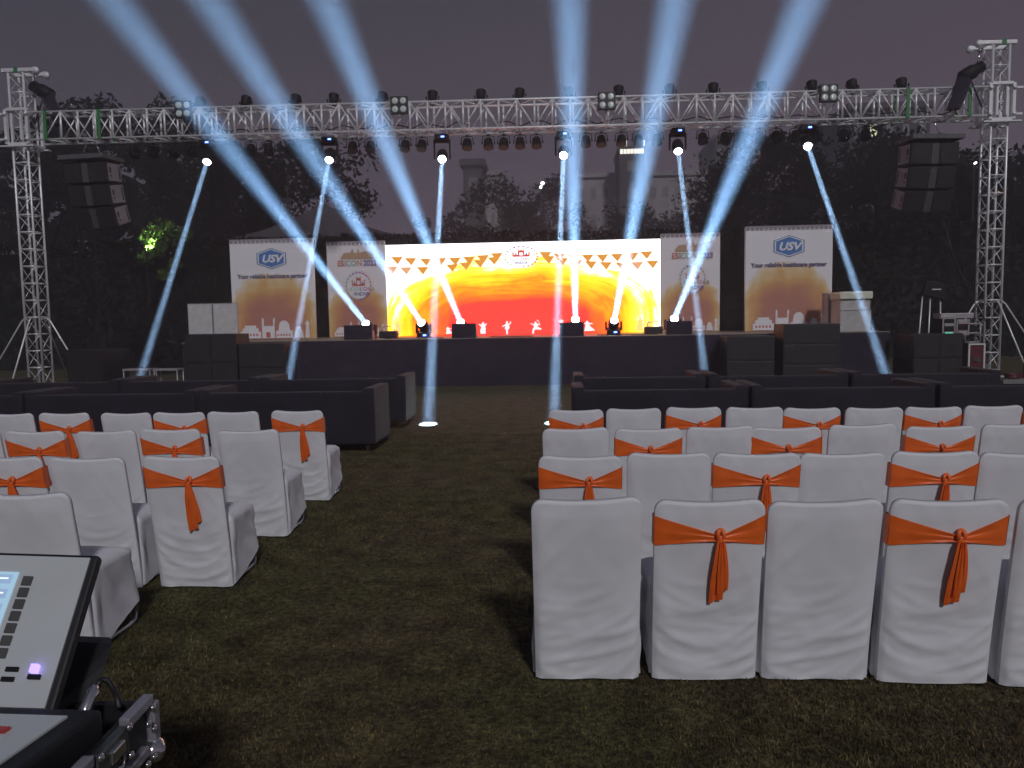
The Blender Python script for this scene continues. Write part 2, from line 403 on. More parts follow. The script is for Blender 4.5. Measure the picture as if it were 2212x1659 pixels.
def tail_mb(sd, kx, kz, dx, ln, wd_, ph):
    mb = MB()
    def fn(u, v):
        t = v; z = kz - .012 - ln * t; w = (.010 + wd_ * min(1, t * 1.5) ** .7) ; x = kx + dx * t ** .8 + (u - .5) * 2 * w
        yb = back_y(max(-.2, min(.2, x)), z, sd)
        f = .008 * sin(u * 9 + ph) * min(1, .4 + t) + .004 * sin(u * 17 + 2 * ph + 3 * t)
        sl = .02 * (u - .5) * t if t > .97 else 0
        return V((x, yb - .02 - .012 * sin(pi * (1 - t) * .5) - f, z + sl))
    mb.grid(fn, 13, 26)
    v0 = list(mb.v); nb = len(v0); mb.add([(a, b + .003, c) for a, b, c in v0], [tuple(reversed(f)) for f in mb.f[:]], 0, True)
    return mb
seeds = [tuple(random.Random(31 + i).uniform(-1, 1) for _ in range(5)) for i in range(8)]
PROTO = {}
def chair_parts(root, i, sash):
    sd = seeds[i % 8]; key = ('c', i % 8)
    kids = []
    def part(k, name, fn, m, par=None):
        if k in PROTO: o = PROTO[k].copy(); COL.objects.link(o)
        else: o = fn().build(name, m); PROTO[k] = o
        o.parent = par or root; return o
    part(('b', i % 8), 'back_cover', lambda: cover_mb(sd), M['white_cover'])
    part(('s', i % 8), 'seat_cover', lambda: skirt_mb(sd), M['white_cover'])
    for sg in (-1, 1): part(('l', sg), 'sled_leg', lambda: sled_mb(sg), M['chrome'])
    if sash:
        kx, kz = .038 + .042 * sd[2], .711 + .006 * sd[3]
        s_ = part(('sash', i % 8), 'sash', lambda: sash_mb(sd, kx, kz), M['sash'])
        part(('knot', i % 8), 'knot', lambda: knot_mb(sd, kx, kz), M['sash'], s_)
        part(('t1', i % 8), 'tail', lambda: tail_mb(sd, kx - .004, kz, -.004 + .008 * sd[4], .29 + .03 * sd[0], .021, 2 * sd[1]), M['sash'], s_)
        part(('t2', i % 8), 'tail', lambda: tail_mb(sd, kx + .008, kz, .014 + .006 * sd[1], .24 + .04 * sd[3], .017, 1 + 2 * sd[2]), M['sash'], s_)
ROWS = {'back': 3.47, 'third': 4.63, 'second': 5.78, 'front': 6.95}
CH_R = {'back': [(.12, 0), (.66, 1), (1.165, 0), (1.68, 1), (2.2, 0)],
        'third': [(.13, 1), (.65, 0), (1.155, 1), (1.64, 0), (2.16, 1), (2.68, 0)],
        'second': [(.13, 0), (.66, 1), (1.19, 0), (1.67, 1), (2.21, 0), (2.75, 1), (3.27, 0)],
        'front': [(.16, 1), (.67, 0), (1.2, 1), (1.725, 0), (2.22, 1), (2.755, 0), (3.26, 1), (3.78, 0), (4.27, 1)]}
CH_L = {'back': [(-2.62, 0), (-3.18, 1)],
        'third': [(-2.34, 1), (-2.93, 0), (-3.5, 1)],
        'second': [(-2.39, 0), (-3.0, 1), (-3.54, 0), (-4.08, 1), (-4.62, 0)],
        'front': [(-2.42, 1), (-3.02, 0), (-3.54, 1), (-4.04, 0), (-4.66, 1), (-5.2, 0)]}
ci = 0; cr = random.Random(5)
for side, blk, dy in (('right', CH_R, {}), ('left', CH_L, {'back': .22, 'third': .06, 'second': .08, 'front': .12})):
    for row, lst in blk.items():
        for j, (x, sash) in enumerate(lst):
            lab = (f'white covered chair with orange sash, {ORD[j]} from aisle in {row} row {side} of aisle' if sash else
                   f'plain white covered chair, {ORD[j]} from the aisle in the {row} row {side} of the aisle')
            t = thing('banquet_chair', lab, 'chair', (x, ROWS[row] + dy.get(row, 0) + cr.uniform(-.03, .03), 0), cr.uniform(-.035, .035) - (.03 if side == 'left' else 0), 'covered banquet chairs in rows facing the stage')
            t.scale = (1 + cr.uniform(-.012, .012), 1, 1 + cr.uniform(-.012, .012))
            chair_parts(t, ci * 3 + j, sash); ci += 1

# ------------------------------------------------------------------ sofas
def sofa_parts(t, L):
    b = MB().box((L / 2, .075, .455), (L - .02, .14, .69), bev=.025); b.build('backrest', M['velvet'], t)
    for sg in (0, 1):
        MB().box((.075 + sg * (L - .15), .47, .475), (.155, .92, .735), bev=.03).build('arm', M['velvet'], t)
    MB().box((L / 2, .52, .25), (L - .32, .74, .26), bev=.02).build('seat_base', M['velvet'], t)
    for k in range(2): MB().box((.16 + (L - .32) * (.25 + .5 * k), .52, .445), ((L - .34) / 2, .72, .12), bev=.035).build('seat_cushion', M['velvet'], t)
    for (x, y) in ((.12, .1), (L - .12, .1), (.12, .85), (L - .12, .85)):
        mb = MB()
        for dx in (-.03, .03): mb.bar((x + dx, y, .12), (x, y, 0), .008, .006)
        mb.bar((x - .03, y, .118), (x + .03, y, .118), .008); mb.build('leg', M['gold'], t)
def sofas(lst, y, where):
    for j, (x0, x1, rz, lab) in enumerate(lst):
        t = thing('velvet_sofa', lab, 'sofa', (x0, y, 0), rz, 'dark sofas between the chairs and the stage')
        sofa_parts(t, x1 - x0)
sofas([(-4.72, -2.38, .0, 'dark velvet sofa beside the aisle, nearer row left of the aisle'), (-7.08, -4.76, .0, 'dark velvet sofa, second from the aisle, nearer row left of the aisle'), (-9.42, -7.12, .0, 'dark velvet sofa, third from the aisle, nearer row left of the aisle')], 9.78, 'l')
sofas([(-4.78, -2.42, .0, 'dark velvet sofa with greenish lit arm beside the aisle, farther row left of aisle'), (-7.1, -4.82, 0, 'dark velvet sofa in the middle of the farther row left of the aisle'), (-9.35, -7.14, 0, 'dark velvet sofa at the tower end of the farther row left of the aisle')], 12.05, 'l')
sofas([(.18, 2.33, 0, 'dark velvet sofa beside the aisle, nearer row right of the aisle'), (2.37, 4.55, 0, 'dark velvet sofa, second from the aisle, nearer row right of the aisle'), (4.6, 6.8, 0, 'dark velvet sofa, third from the aisle, nearer row right of the aisle')], 9.5, 'r')
sofas([(.25, 2.2, 0, 'dark velvet sofa beside the aisle, farther row right of the aisle'), (2.25, 4.28, 0, 'dark velvet sofa in the middle of the farther row right of the aisle'), (4.33, 6.45, 0, 'dark velvet sofa at the tower end of the farther row right of the aisle')], 11.55, 'r')

# ------------------------------------------------------------------ stage
SZ = 1.25
t = thing('stage', 'long raised stage with dark cloth skirt and bare boards on top', 'stage', (0, 20, 0))
MB().box((-.8, 2.4, SZ - .03), (18.4, 4.8, .06)).build('deck', M['deck'], t)
def skirt(u, v):
    x = -9.98 + 18.36 * u
    return V((x, -.02 - .018 * sin(x * 5.2 + sin(x * 1.7)) * (1 - .8 * v), SZ * v * .985 + .0))
sk = MB().grid(skirt, 420, 5); sk.build('skirt', M['cloth'], t)
sk = MB(); sk.box((-9.97, 2.4, SZ / 2 - .04), (.03, 4.7, SZ - .08)); sk.build('side_skirt', M['cloth'], t)
sk = MB(); sk.box((8.36, 2.4, SZ / 2 - .04), (.03, 4.7, SZ - .08)); sk.build('side_skirt', M['cloth'], t)
# masking boxes along the stage front
for (x0, x1, yt, lab) in ((742, 803, 703, 'black cloth box at the stage front, first from the left'), (975, 1027, 699, 'black cloth box at the stage front, second from the left'), (1208, 1260, 697, 'black cloth box at the stage front, third from the left'), (1440, 1495, 694, 'black cloth box at the stage front, rightmost of four')):
    a, b = AT(x0, yt, 20.0), AT(x1, yt, 20.0); bh = a.z - SZ
    t = thing('masking_box', lab, 'box', ((a.x + b.x) / 2, 19.99, SZ + .002), 0, 'black boxes along the stage front')
    MB().box((0, .13, bh / 2), (b.x - a.x, .24, bh), bev=.012).build('box_body', M['cloth'], t)
    MB().box(((b.x - a.x) / 2 + .012, .12, bh * .3), (.02, .2, bh * .6)).build('lit_side', M['deck'], t)  # paler panel that puts the lit side of the box into colour

# ------------------------------------------------------------------ LED screen
SX0, SX1, SZ0, SZ1, SY = -5.235, 3.12, 1.262, 4.045, 23.5
SWd, SHt = SX1 - SX0, SZ1 - SZ0
def screen_mat():
    m = bpy.data.materials.new('led_picture'); m.use_nodes = True; nt = m.node_tree; b = nt.nodes['Principled BSDF']
    b.inputs['Base Color'].default_value = (.02, .02, .02, 1)
    def N(t): return nt.nodes.new(t)
    def L(a, b): nt.links.new(a, b)
    def mth(op, a, b_=None, clamp=False):
        n = N('ShaderNodeMath'); n.operation = op; n.use_clamp = clamp
        for i, q in enumerate((a, b_)):
            if q is None: continue
            if isinstance(q, (int, float)): n.inputs[i].default_value = q
            else: L(q, n.inputs[i])
        return n.outputs[0]
    tc = N('ShaderNodeTexCoord'); s = N('ShaderNodeSeparateXYZ'); L(tc.outputs['Object'], s.inputs[0])
    px = mth('DIVIDE', mth('SUBTRACT', s.outputs['X'], 4.05), 3.88); pz = mth('DIVIDE', mth('SUBTRACT', s.outputs['Z'], .02), 1.93)
    r = mth('POWER', mth('ADD', mth('POWER', mth('ABSOLUTE', px), 3.3), mth('POWER', mth('ABSOLUTE', pz), 3.0)), .31)
    an = mth('ARCTAN2', pz, px)
    cb = N('ShaderNodeCombineXYZ'); L(mth('MULTIPLY', an, .9), cb.inputs[0]); L(mth('MULTIPLY', r, 7.0), cb.inputs[1])
    n1 = N('ShaderNodeTexNoise'); n1.inputs['Scale'].default_value = 1.2; n1.inputs['Detail'].default_value = 7; n1.inputs['Roughness'].default_value = .62; n1.inputs['Distortion'].default_value = .6; L(cb.outputs[0], n1.inputs['Vector'])
    n2 = N('ShaderNodeTexNoise'); n2.inputs['Scale'].default_value = .55; n2.inputs['Detail'].default_value = 4; L(tc.outputs['Object'], n2.inputs['Vector'])
    cb2 = N('ShaderNodeCombineXYZ'); L(mth('MULTIPLY', an, 1.5), cb2.inputs[0]); L(mth('MULTIPLY', r, 40.0), cb2.inputs[1])
    n3 = N('ShaderNodeTexNoise'); n3.inputs['Scale'].default_value = 1; n3.inputs['Detail'].default_value = 3; L(cb2.outputs[0], n3.inputs['Vector'])
    edge = mth('MULTIPLY', mth('SUBTRACT', r, .45, True), 1.6, True)
    rr = mth('ADD', r, mth('MULTIPLY', mth('SUBTRACT', n1.outputs['Fac'], .5), mth('ADD', .16, mth('MULTIPLY', edge, .5))))
    rr = mth('ADD', rr, mth('MULTIPLY', mth('SUBTRACT', n2.outputs['Fac'], .5), mth('MULTIPLY', edge, .85)))
    rr = mth('ADD', rr, mth('MULTIPLY', mth('SUBTRACT', n3.outputs['Fac'], .5), mth('MULTIPLY', edge, .2)))
    rp = N('ShaderNodeValToRGB'); rr = mth('MULTIPLY', rr, .87)
    L(rr, rp.inputs[0]); e = rp.color_ramp.elements
    st = [(0, (1, .020, .015)), (.57, (1, .018, .011)), (.62, (1, .05, .004)), (.68, (1, .08, .001)), (.735, (1, .145, .001)), (.77, (1, .09, .001)), (.82, (1, .19, .001)), (.89, (1, .27, .002)), (.95, (1, .35, .01)), (1.03, (1, .46, .06)), (1.09, (1, .62, .25))]
    e[0].position, e[0].color = st[0][0], (*st[0][1], 1); e[1].position, e[1].color = 1.0, (1, 1, 1, 1)
    for q, c in st[1:-1]: k = e.new(q * .86); k.color = (*c, 1)
    L(rp.outputs[0], b.inputs['Emission Color']); b.inputs['Emission Strength'].default_value = 3.5
    return m
M['led_picture'] = screen_mat()
scr = thing('led_screen', 'wide glowing LED screen with red and orange swirl and bunting above the stage', 'screen', (SX0, SY, SZ0))
MB().box((SWd / 2, .05, SHt / 2), (SWd, .1, SHt)).build('display', M['led_picture'], scr)
MB().box((SWd / 2, .16, SHt / 2), (SWd + .04, .11, SHt + .02)).build('frame', M['black'], scr)
for k in range(5): MB().bar((.4 + k * 1.88, .35, -.01), (.4 + k * 1.88, .35, SHt), .03).bar((.4 + k * 1.88, .35, SHt * .8), (.4 + k * 1.88, .22, SHt * .8), .025).bar((.4 + k * 1.88, .35, .4), (.4 + k * 1.88, .22, .4), .025).build('rear_post', M['alu'], scr)
GB = [glow('bunting_orange', (.82, .34, .04), 1.0), glow('bunting_pale', (.9, .45, .22), 1.0)]
def spx(x, y):
    q = AT(x, y, SY); return (q.x - SX0, q.z - SZ0)
def bunting(pts, pale=()):
    mb = MB()
    for i, (x, y) in enumerate(pts):
        a, b = spx(x - 15, y), spx(x + 15, y); tilt = (pts[min(i + 1, len(pts) - 1)][1] - pts[max(i - 1, 0)][1]) / 60 * .06
        cx, cz = (a[0] + b[0]) / 2, a[1]
        mb.prism([(cx - .20, cz + tilt + .06), (cx + .20, cz - tilt + .06), (cx + .02 + tilt * .5, cz - .19)], -.004, .0, 1 if i in pale else 0)
    mb.build('bunting', GB, scr)
Z6 = lambda L: [((1500 + x / 1.8433) * PW / 4080, (900 + y / 1.8433) * PW / 4080) for x, y in L]
bunting(Z6([(150, 242), (250, 250), (362, 253), (470, 250), (575, 247), (680, 240), (782, 230), (882, 214)]))
bunting(Z6([(112, 314), (216, 318), (338, 316), (445, 308), (555, 296), (655, 282), (760, 264), (862, 244)]), (0, 1, 3))
bunting(Z6([(1240, 206), (1342, 216), (1448, 222), (1550, 225), (1658, 224), (1766, 220), (1880, 212), (1982, 202)]), (2,))
bunting(Z6([(1262, 236), (1362, 250), (1468, 264), (1574, 274), (1684, 280), (1800, 282), (1914, 280), (2026, 270)]), (2, 6))
LC = [glow('logo_' + n, c, 1.0) for n, c in (('white', (1.5, 1.5, 1.5)), ('red', (.75, .05, .04)), ('magenta', (.48, .01, .30)), ('purple', (.17, .06, .45)), ('navy', (.06, .06, .28)), ('teal', (.20, .45, .40)), ('green', (.24, .58, .36)), ('tan', (.65, .30, .17)), ('blue', (.20, .38, .62)), ('orange', (.85, .28, .1)))]
def logo_disc(par, mats, cx, cz, a, b, y=-.004, sc=1.0):
    mb = MB(); n = 22; cols = [7, 7, 7, 2, 2, 2, 3, 3, 8, 8, 5, 6, 6, 6, 6, 8, 8, 3, 3, 2, 2, 1]
    mb.prism([(cx + a * cos(2 * pi * i / 48), cz + b * sin(2 * pi * i / 48)) for i in range(48)], y - .002, y + .002, 0)
    for i in range(n):
        t0, t1 = 2 * pi * (i - .49) / n, 2 * pi * (i + .49) / n; tm = (t0 + t1) / 2
        P = lambda t, k: (cx + a * k * cos(t), cz + b * k * sin(t))
        mb.prism([P(t0, .99), P(t1, .99), P(tm, 1.0 + .15)], y - .003, y + .003, cols[i])
        mb.prism([P(tm + pi / n + .03, 1.19), P(tm + pi / n, 1.22), P(tm + pi / n - .03, 1.19), P(tm + pi / n, 1.16)], y - .003, y, cols[(i + 3) % n])
    s = a / .5
    def R(x, z): return (cx + x * s, cz + z * s * b / a / .62)
    def poly(pts, mi): mb.prism([R(*q) for q in pts], y - .005, y, mi)
    poly([(-.25, -.0), (.25, -.0), (.29, .05), (.12, .05), (.0, .035), (-.12, .055), (-.29, .04)], 1)
    for sg in (-1, 1):
        poly([(sg * .055, .05), (sg * .105, .05), (sg * .10, .20), (sg * .09, .27), (sg * .08, .20), (sg * .055, .18)], 1)
        poly([(sg * .13, .05), (sg * .21, .05), (sg * .18, .09), (sg * .19, .13), (sg * .17, .1), (sg * .15, .13), (sg * .155, .09)], 3)
        poly([(sg * .22, .05), (sg * .28, .03), (sg * .27, .10), (sg * .36, .13), (sg * .27, .125), (sg * .255, .16), (sg * .235, .16), (sg * .24, .12), (sg * .19, .11), (sg * .235, .1)], 9)
    poly([(-.06, .13), (.06, .13), (.06, .19), (-.06, .19)], 1); poly([(-.035, .19), (.035, .19), (.0, .215)], 9)
    hh = b * .36
    letters(mb, 'COLORS', hh, cx - a * .74, cz - b * .36, y - .003, [5, 5, 4, 2, 7, 6], a * .05, bold=hh * .022, depth=.002, wide=1.28)
    letters(mb, 'INDIA', hh * 1.08, cx - a * .40, cz - b * .74, y - .003, [4], a * .045, bold=hh * .03, depth=.002, wide=1.12)
    text_mb(mb, 'of', hh * .5, cx - a * .52, cz - b * .68, y - .003, 4)
    return mb.build('logo', mats, par)
c_ = spx(*Z6([(1062, 226)])[0]); logo_disc(scr, LC, c_[0], c_[1], .48, .30)
# dancing figures along the bottom of the picture
DN = [[(-.02, -.30), (.05, -.30), (.04, -.12), (.10, -.06), (.13, .02), (.06, .06), (.12, .1), (.19, .18), (.17, .25), (.14, .24), (.15, .18), (.08, .13), (.05, .15), (.06, .22), (.03, .26), (-.02, .25), (-.03, .19), (-.01, .15), (-.06, .12), (-.2, .04), (-.19, .01), (-.05, .06), (-.06, .0), (-.1, -.06), (-.03, -.1)],
      [(-.16, -.30), (-.08, -.28), (-.08, -.18), (.0, -.1), (.1, -.13), (.24, -.12), (.24, -.08), (.1, -.02), (.06, .04), (.12, .08), (.19, .04), (.13, .24), (.05, .3), (.04, .27), (.11, .22), (.16, .1), (.1, .12), (.03, .14), (.03, .2), (-.02, .22), (-.06, .18), (-.04, .12), (-.1, .1), (-.22, .16), (-.23, .13), (-.1, .06), (-.06, .0), (-.14, -.1), (-.14, -.22)],
      [(-.1, -.26), (.12, -.26), (.1, -.12), (.13, -.02), (.08, .04), (.13, .09), (.18, .16), (.15, .18), (.08, .12), (.05, .14), (.06, .21), (.01, .24), (-.04, .2), (-.02, .14), (-.08, .11), (-.16, .17), (-.18, .14), (-.09, .05), (-.06, .0), (-.12, -.1)],
      [(-.12, -.22), (.34, -.2), (.26, -.14), (.12, -.02), (.08, .06), (.24, .08), (.25, .11), (.08, .12), (.04, .16), (.02, .22), (-.04, .2), (-.04, .13), (-.1, .14), (-.12, .1), (-.06, .04), (-.1, -.1)]]
GD = glow('figure_white', (1.4, 1.25, 1.3), 1.0); GY = glow('figure_yellow', (1.3, .85, .25), 1.0)
for (x, y, k, sc, gm) in ((957, 752, 0, 1.0, GD), (1170, 738, 1, 1.0, GD), (782, 760, 2, 1.0, GD), (1548, 735, 3, 1.0, GD), (525, 778, 3, .7, GD), (1355, 700, 2, .7, GD), (155, 760, 2, 1.25, GY), (1935, 730, 2, 1.2, GY), (1995, 728, 0, .9, GY), (335, 785, 3, .9, GD)):
    c_ = spx(*Z6([(x, y)])[0]); sc *= .72; cz = max(.30 * sc + .01, c_[1] - .06)
    MB().prism([(c_[0] + a * sc, cz + b * sc) for a, b in DN[k]], -.004, 0).build('dancer', gm, scr)

# ------------------------------------------------------------------ printed banners
def banner_mat(name, x0, x1, ztop, strength=1.0):
    m = bpy.data.materials.new(name); m.use_nodes = True; nt = m.node_tree; b = nt.nodes['Principled BSDF']; b.inputs['Roughness'].default_value = .6
    def N(t): return nt.nodes.new(t)
    def L(a, b): nt.links.new(a, b)
    def mth(op, a, b_=None):
        n = N('ShaderNodeMath'); n.operation = op
        for i, q in enumerate((a, b_)):
            if q is None: continue
            if isinstance(q, (int, float)): n.inputs[i].default_value = q
            else: L(q, n.inputs[i])
        return n.outputs[0]
    tc = N('ShaderNodeTexCoord'); s = N('ShaderNodeSeparateXYZ'); L(tc.outputs['Object'], s.inputs[0])
    cx = (x0 + x1) / 2; a = (x1 - x0) / 2
    px = mth('DIVIDE', mth('SUBTRACT', s.outputs['X'], cx), a); pz = mth('DIVIDE', s.outputs['Z'], ztop)
    r = mth('SQRT', mth('ADD', mth('POWER', mth('ABSOLUTE', px), 3.2), mth('POWER', mth('ABSOLUTE', pz), 3.0)))
    n1 = N('ShaderNodeTexNoise'); n1.inputs['Scale'].default_value = 1.8; n1.inputs['Detail'].default_value = 6; L(tc.outputs['Object'], n1.inputs['Vector'])
    rr = mth('ADD', r, mth('MULTIPLY', mth('SUBTRACT', n1.outputs['Fac'], .5), .62))
    rp = N('ShaderNodeValToRGB'); L(rr, rp.inputs[0]); e = rp.color_ramp.elements
    e[0].position, e[0].color = 0, (.46, .20, .16, 1); e[1].position, e[1].color = 1, (.82, .80, .83, 1)
    for q, c in ((.40, (.50, .22, .15)), (.58, (.60, .30, .14)), (.74, (.68, .42, .16)), (.86, (.74, .55, .30)), (.94, (.80, .70, .56))): k = e.new(q); k.color = (*c, 1)
    L(rp.outputs[0], b.inputs['Base Color'])
    return m
PR = [mat('print_' + n, c, .6, var=.06) for n, c in (('white', (.82, .80, .83)), ('red', (.52, .14, .12)), ('magenta', (.45, .10, .30)), ('purple', (.20, .14, .36)), ('navy', (.14, .14, .32)), ('teal', (.30, .50, .48)), ('green', (.32, .52, .36)), ('tan', (.52, .34, .22)), ('blue', (.30, .42, .58)), ('orange', (.58, .25, .14)))]
M['print_blue'] = mat('print_logo_blue', (.07, .20, .50), .6, var=.05); M['print_ring'] = mat('print_ring_blue', (.12, .20, .40), .6, var=.05); M['print_text'] = mat('print_grey_text', (.15, .12, .21), .6, var=.05)
def skyline(par, w, y):
    mb = MB(); s = w / 2.4
    def P(pts, dx): mb.prism([(dx * s + a * s, .03 + b * s) for a, b in pts], y - .004, y, 0)
    def W_(x, z, a, b): mb.prism([(x * s, .03 + z * s), ((x + a) * s, .03 + z * s), ((x + a) * s, .03 + (z + b) * s), (x * s, .03 + (z + b) * s)], y - .006, y - .004, 1)
    P([(0, 0), (.62, 0), (.62, .2), (.55, .2), (.55, .3), (.48, .3), (.48, .38), (.14, .38), (.14, .3), (.07, .3), (.07, .2), (0, .2)], .22)
    for k in range(5): W_(.30 + k * .1, .07, .05, .07)
    P([(0, 0), (.38, 0), (.38, .42), (.40, .55), (.37, .62), (.34, .55), (.34, .36), (.06, .36), (.06, .55), (.03, .62), (0, .55)], .88)
    P([(0, 0), (.5, 0), (.5, .22), (.42, .22), (.42, .32)] + [(.25 + .16 * cos(q * pi / 8), .34 + .18 * sin(q * pi / 8)) for q in range(9)] + [(.08, .22), (0, .22)], 1.30)
    P([(.0, 0), (.3, 0), (.26, .2), (.2, .34), (.1, .34), (.04, .2)], 1.84); P([(0, 0), (.14, 0), (.11, .36), (.14, .42), (.07, .52), (0, .42), (.03, .36)], 2.18)
    W_(1.0, .02, .13, .16)
    for k in range(5): W_(1.34 + k * .085, .06, .045, .06)
    mb.build('skyline', [PR[0], PR[1]], par)
def banner(kind, x0, x1, z0, z1, y, lab):
    w, h = x1 - x0, z1 - z0
    t = thing('banner', lab, 'banner', (x0, y, z0), 0, 'printed banners beside the screen')
    bm_ = banner_mat('banner_print', w * -.05, w * 1.05, h * (.655 if kind == 'a' else .56))
    def cl(u, v): return V((w * u, .012 * sin(9 * u + 2 * v) * sin(pi * v) * .5, h * v))
    mb = MB().grid(cl, 25, 13); mb.build('cloth', bm_, t)
    fr = MB()
    for a, b in (((0, 0), (w, 0)), ((0, 0), (0, h)), ((w, 0), (w, h)), ((0, h), (w, h)), ((0, h / 2), (w, h / 2))): fr.bar((a[0], .04, a[1] + .02 if a[1] == 0 else a[1] - .02), (b[0], .04, b[1] + .02 if b[1] == 0 else b[1] - .02), .02)
    fr.build('frame', M['alu'], t)
    tr = MB(); n = int(w / .125)
    for i in range(n):
        cx = w * (i + .5) / n; q = w / n * .5
        tr.prism([(cx - q, h)] + [(cx + q * .92 * cos(pi + pi * k / 8), h - .035 + .085 * sin(pi + pi * k / 8)) for k in range(9)] + [(cx + q, h)], -.022, -.015)
    tr.build('scalloped_trim', mat('trim_cloth', (.34, .30, .34), .7), t)
    skyline(t, w * (.96 if kind == 'a' else 1.0), -.012)
    if kind == 'a':
        lg = MB(); cx, cz = w * .5, h * .805; A, B = w * .178, h * .104
        def hx(k): return [(cx - A * k, cz - B * .52 * k), (cx, cz - B * k), (cx + A * k, cz - B * .52 * k), (cx + A * k, cz + B * .52 * k), (cx, cz + B * k), (cx - A * k, cz + B * .52 * k)]
        lg.prism(hx(1.0), -.016, -.013, 1); lg.prism(hx(.93), -.018, -.0165, 2); lg.prism(hx(.84), -.020, -.0185, 0)
        text_mb(lg, 'USV', B * .98, cx + .0, cz - B * .34, -.024, 2, bold=.012, shear=.28, wide=1.12)
        lg.build('logo', [M['print_blue'], M['print_ring'], PR[0]], t)
        sg = MB(); text_mb(sg, 'Your reliable healthcare partner', h * .058, w * .5, h * .612, -.018, 0, bold=.006, wide=.93); sg.build('slogan_lettering', M['print_text'], t)
    else:
        ct = MB(); cx = w * .52
        ct.prism([(cx - w * .28, h * .815), (cx + w * .30, h * .815), (cx + w * .30, h * .83), (cx + w * .26, h * .87), (cx + w * .16, h * .895), (cx + w * .05, h * .88), (cx + .03, h * .93), (cx + .02, h * .88), (cx - w * .05, h * .88), (cx - w * .075, h * .93), (cx - w * .1, h * .885), (cx - w * .22, h * .88), (cx - w * .28, h * .84)], -.018, -.014, 7)
        xe = letters(ct, 'ESICON', h * .082, w * .18, h * .745, -.02, [9, 1, 9, 5, 6, 9], .012, bold=.006, wide=.9)
        text_mb(ct, '2023', h * .082, xe + .05, h * .745, -.02, 3, align='LEFT', bold=.006, wide=.86)
        ct.build('title', PR, t)
        logo_disc(t, PR, w * .535, h * .535, w * .205, h * .135, -.018)
    return t
def bq(x0, yt0, x1, yt1, yb, Y):
    a, b, c = AT(x0, yt0, Y), AT(x1, yt1, Y), AT((x0 + x1) / 2, yb, Y); return a.x, b.x, SZ + .01, (a.z + b.z) / 2
q = bq(495, 517, 675, 515, 735, 22.4); banner('a', *q[:4], 22.4, 'tall white banner with blue hexagon logo beside the white panels')
q = bq(705, 522, 830, 520, 728, 23.35); banner('b', *q[:4], 23.35, 'narrow banner with round gate logo touching the left edge of the screen')
q = bq(1428, 505, 1555, 502, 715, 23.35); banner('b', *q[:4], 23.35, 'narrow banner with round gate logo touching the right edge of the screen')
q = bq(1611, 489, 1799, 485, 710, 22.2); banner('a', *q[:4], 22.2, 'tall white banner with blue hexagon logo beside the pale cabinet')

# ------------------------------------------------------------------ towers and truss
TL0, TR0 = V((-13.42, 20.0, 0)), V((10.56, 20.65, 0))
BT, BB, BD = 7.37, 6.66, .55                     # beam top, bottom, depth
def tower(loc, rz, lab, sg, skip=()):
    t = thing('truss_tower', lab, 'tower', loc, rz, 'lattice towers that carry the lighting truss'); s = .205; H = 8.42
    P = lambda i: ((-s, s)[i % 2], (-s, s)[i // 2])
    for i in range(4): x, y = P(i); MB().bar((x, y, .03), (x, y, H), .031).build('leg', M['alu'], t)
    br = MB(); z = .18; up = True
    while z < H - .1:
        z2 = min(z + .455, H - .06)
        for (a, b) in ((0, 1), (1, 3), (3, 2), (2, 0)):
            A, B = P(a), P(b); br.bar((*A, z), (*B, z), .019)
            if up: br.bar((*A, z), (*B, z2), .011)
            else: br.bar((*B, z), (*A, z2), .009)
        z = z2; up = not up
    br.build('lattice', M['alu'], t)
    MB().box((0, 0, .015), (.7, .7, .03)).build('base_plate', M['alu'], t)
    for i, (dx, dy) in enumerate(((-1, -.15), (1, -.15), (.12, -1), (-.12, 1))):
        a = V((dx * s, dy * s, 1.95)); d = V((dx, dy, 0)).normalized()
        MB().tube([a, a + d * .12 + V((0, 0, .02)), a + d * .2 - V((0, 0, .06)), a + d * 1.35 - V((0, 0, 1.9))], .022).build('outrigger', M['alu'], t)
    tp = MB()
    for y in (-s, s): tp.box((.12 * sg, y, H + .05), (.98, .09, .1), bev=.02)
    for x in (-.3, .0, .3): tp.bar((x, -s, H + .04), (x, s, H + .04), .03)
    tp.lathe((.56 * sg, -s - .04, H + .03), (0, 1, 0), [(0, .09), (.08, .09)], 14); tp.lathe((.56 * sg, s - .04, H + .03), (0, 1, 0), [(0, .09), (.08, .09)], 14)
    tp.build('head_block', M['alu'], t)
    for x in (.04,): MB().box((x, -s - .055, H + .05), (.1, .02, .13)).build('clamp_band', M['green'], t)
    sl = MB(); e = s + .085; z0, z1 = BB - .1, BT + .08
    for x in (-e, e):
        for y in (-e, e): sl.box((x, y, (z0 + z1) / 2), (.075, .075, z1 - z0))
    for z in (z0, z1):
        for y in (-e, e): sl.box((0, y, z), (2 * e - .08, .07, .07))
        for x in (-e, e): sl.box((x, 0, z), (.07, 2 * e - .08, .07))
    for x in (-.12, .12): sl.box((x, -e - .004, (z0 + z1) / 2), (.05, .05, z1 - z0 - .2))
    for z in (z0 + .12, z1 - .12):
        for x in (-e, e): sl.lathe((x - .0, -e - .075, z), (0, 1, 0), [(0, .05), (.05, .05)], 12)
        sl.box((-sg * (e + .12), -e, z), (.2, .05, .05))
    sl.box((0, -e - .01, z0 - .06), (2 * e + .35, .12, .035)); sl.box((0, e + .01, z0 - .06), (2 * e + .35, .12, .035))
    sl.build('sleeve_block', M['alu'], t)
    return t
tower((-14.13, 20.25, 0), 0, 'silver lattice tower at the left end of the truss', 1)
tower((11.3, 20.95, 0), .02, 'silver lattice tower at the right end of the truss', -1)
bd = (TR0 - TL0); BL = bd.length; brz = math.atan2(bd.y, bd.x)
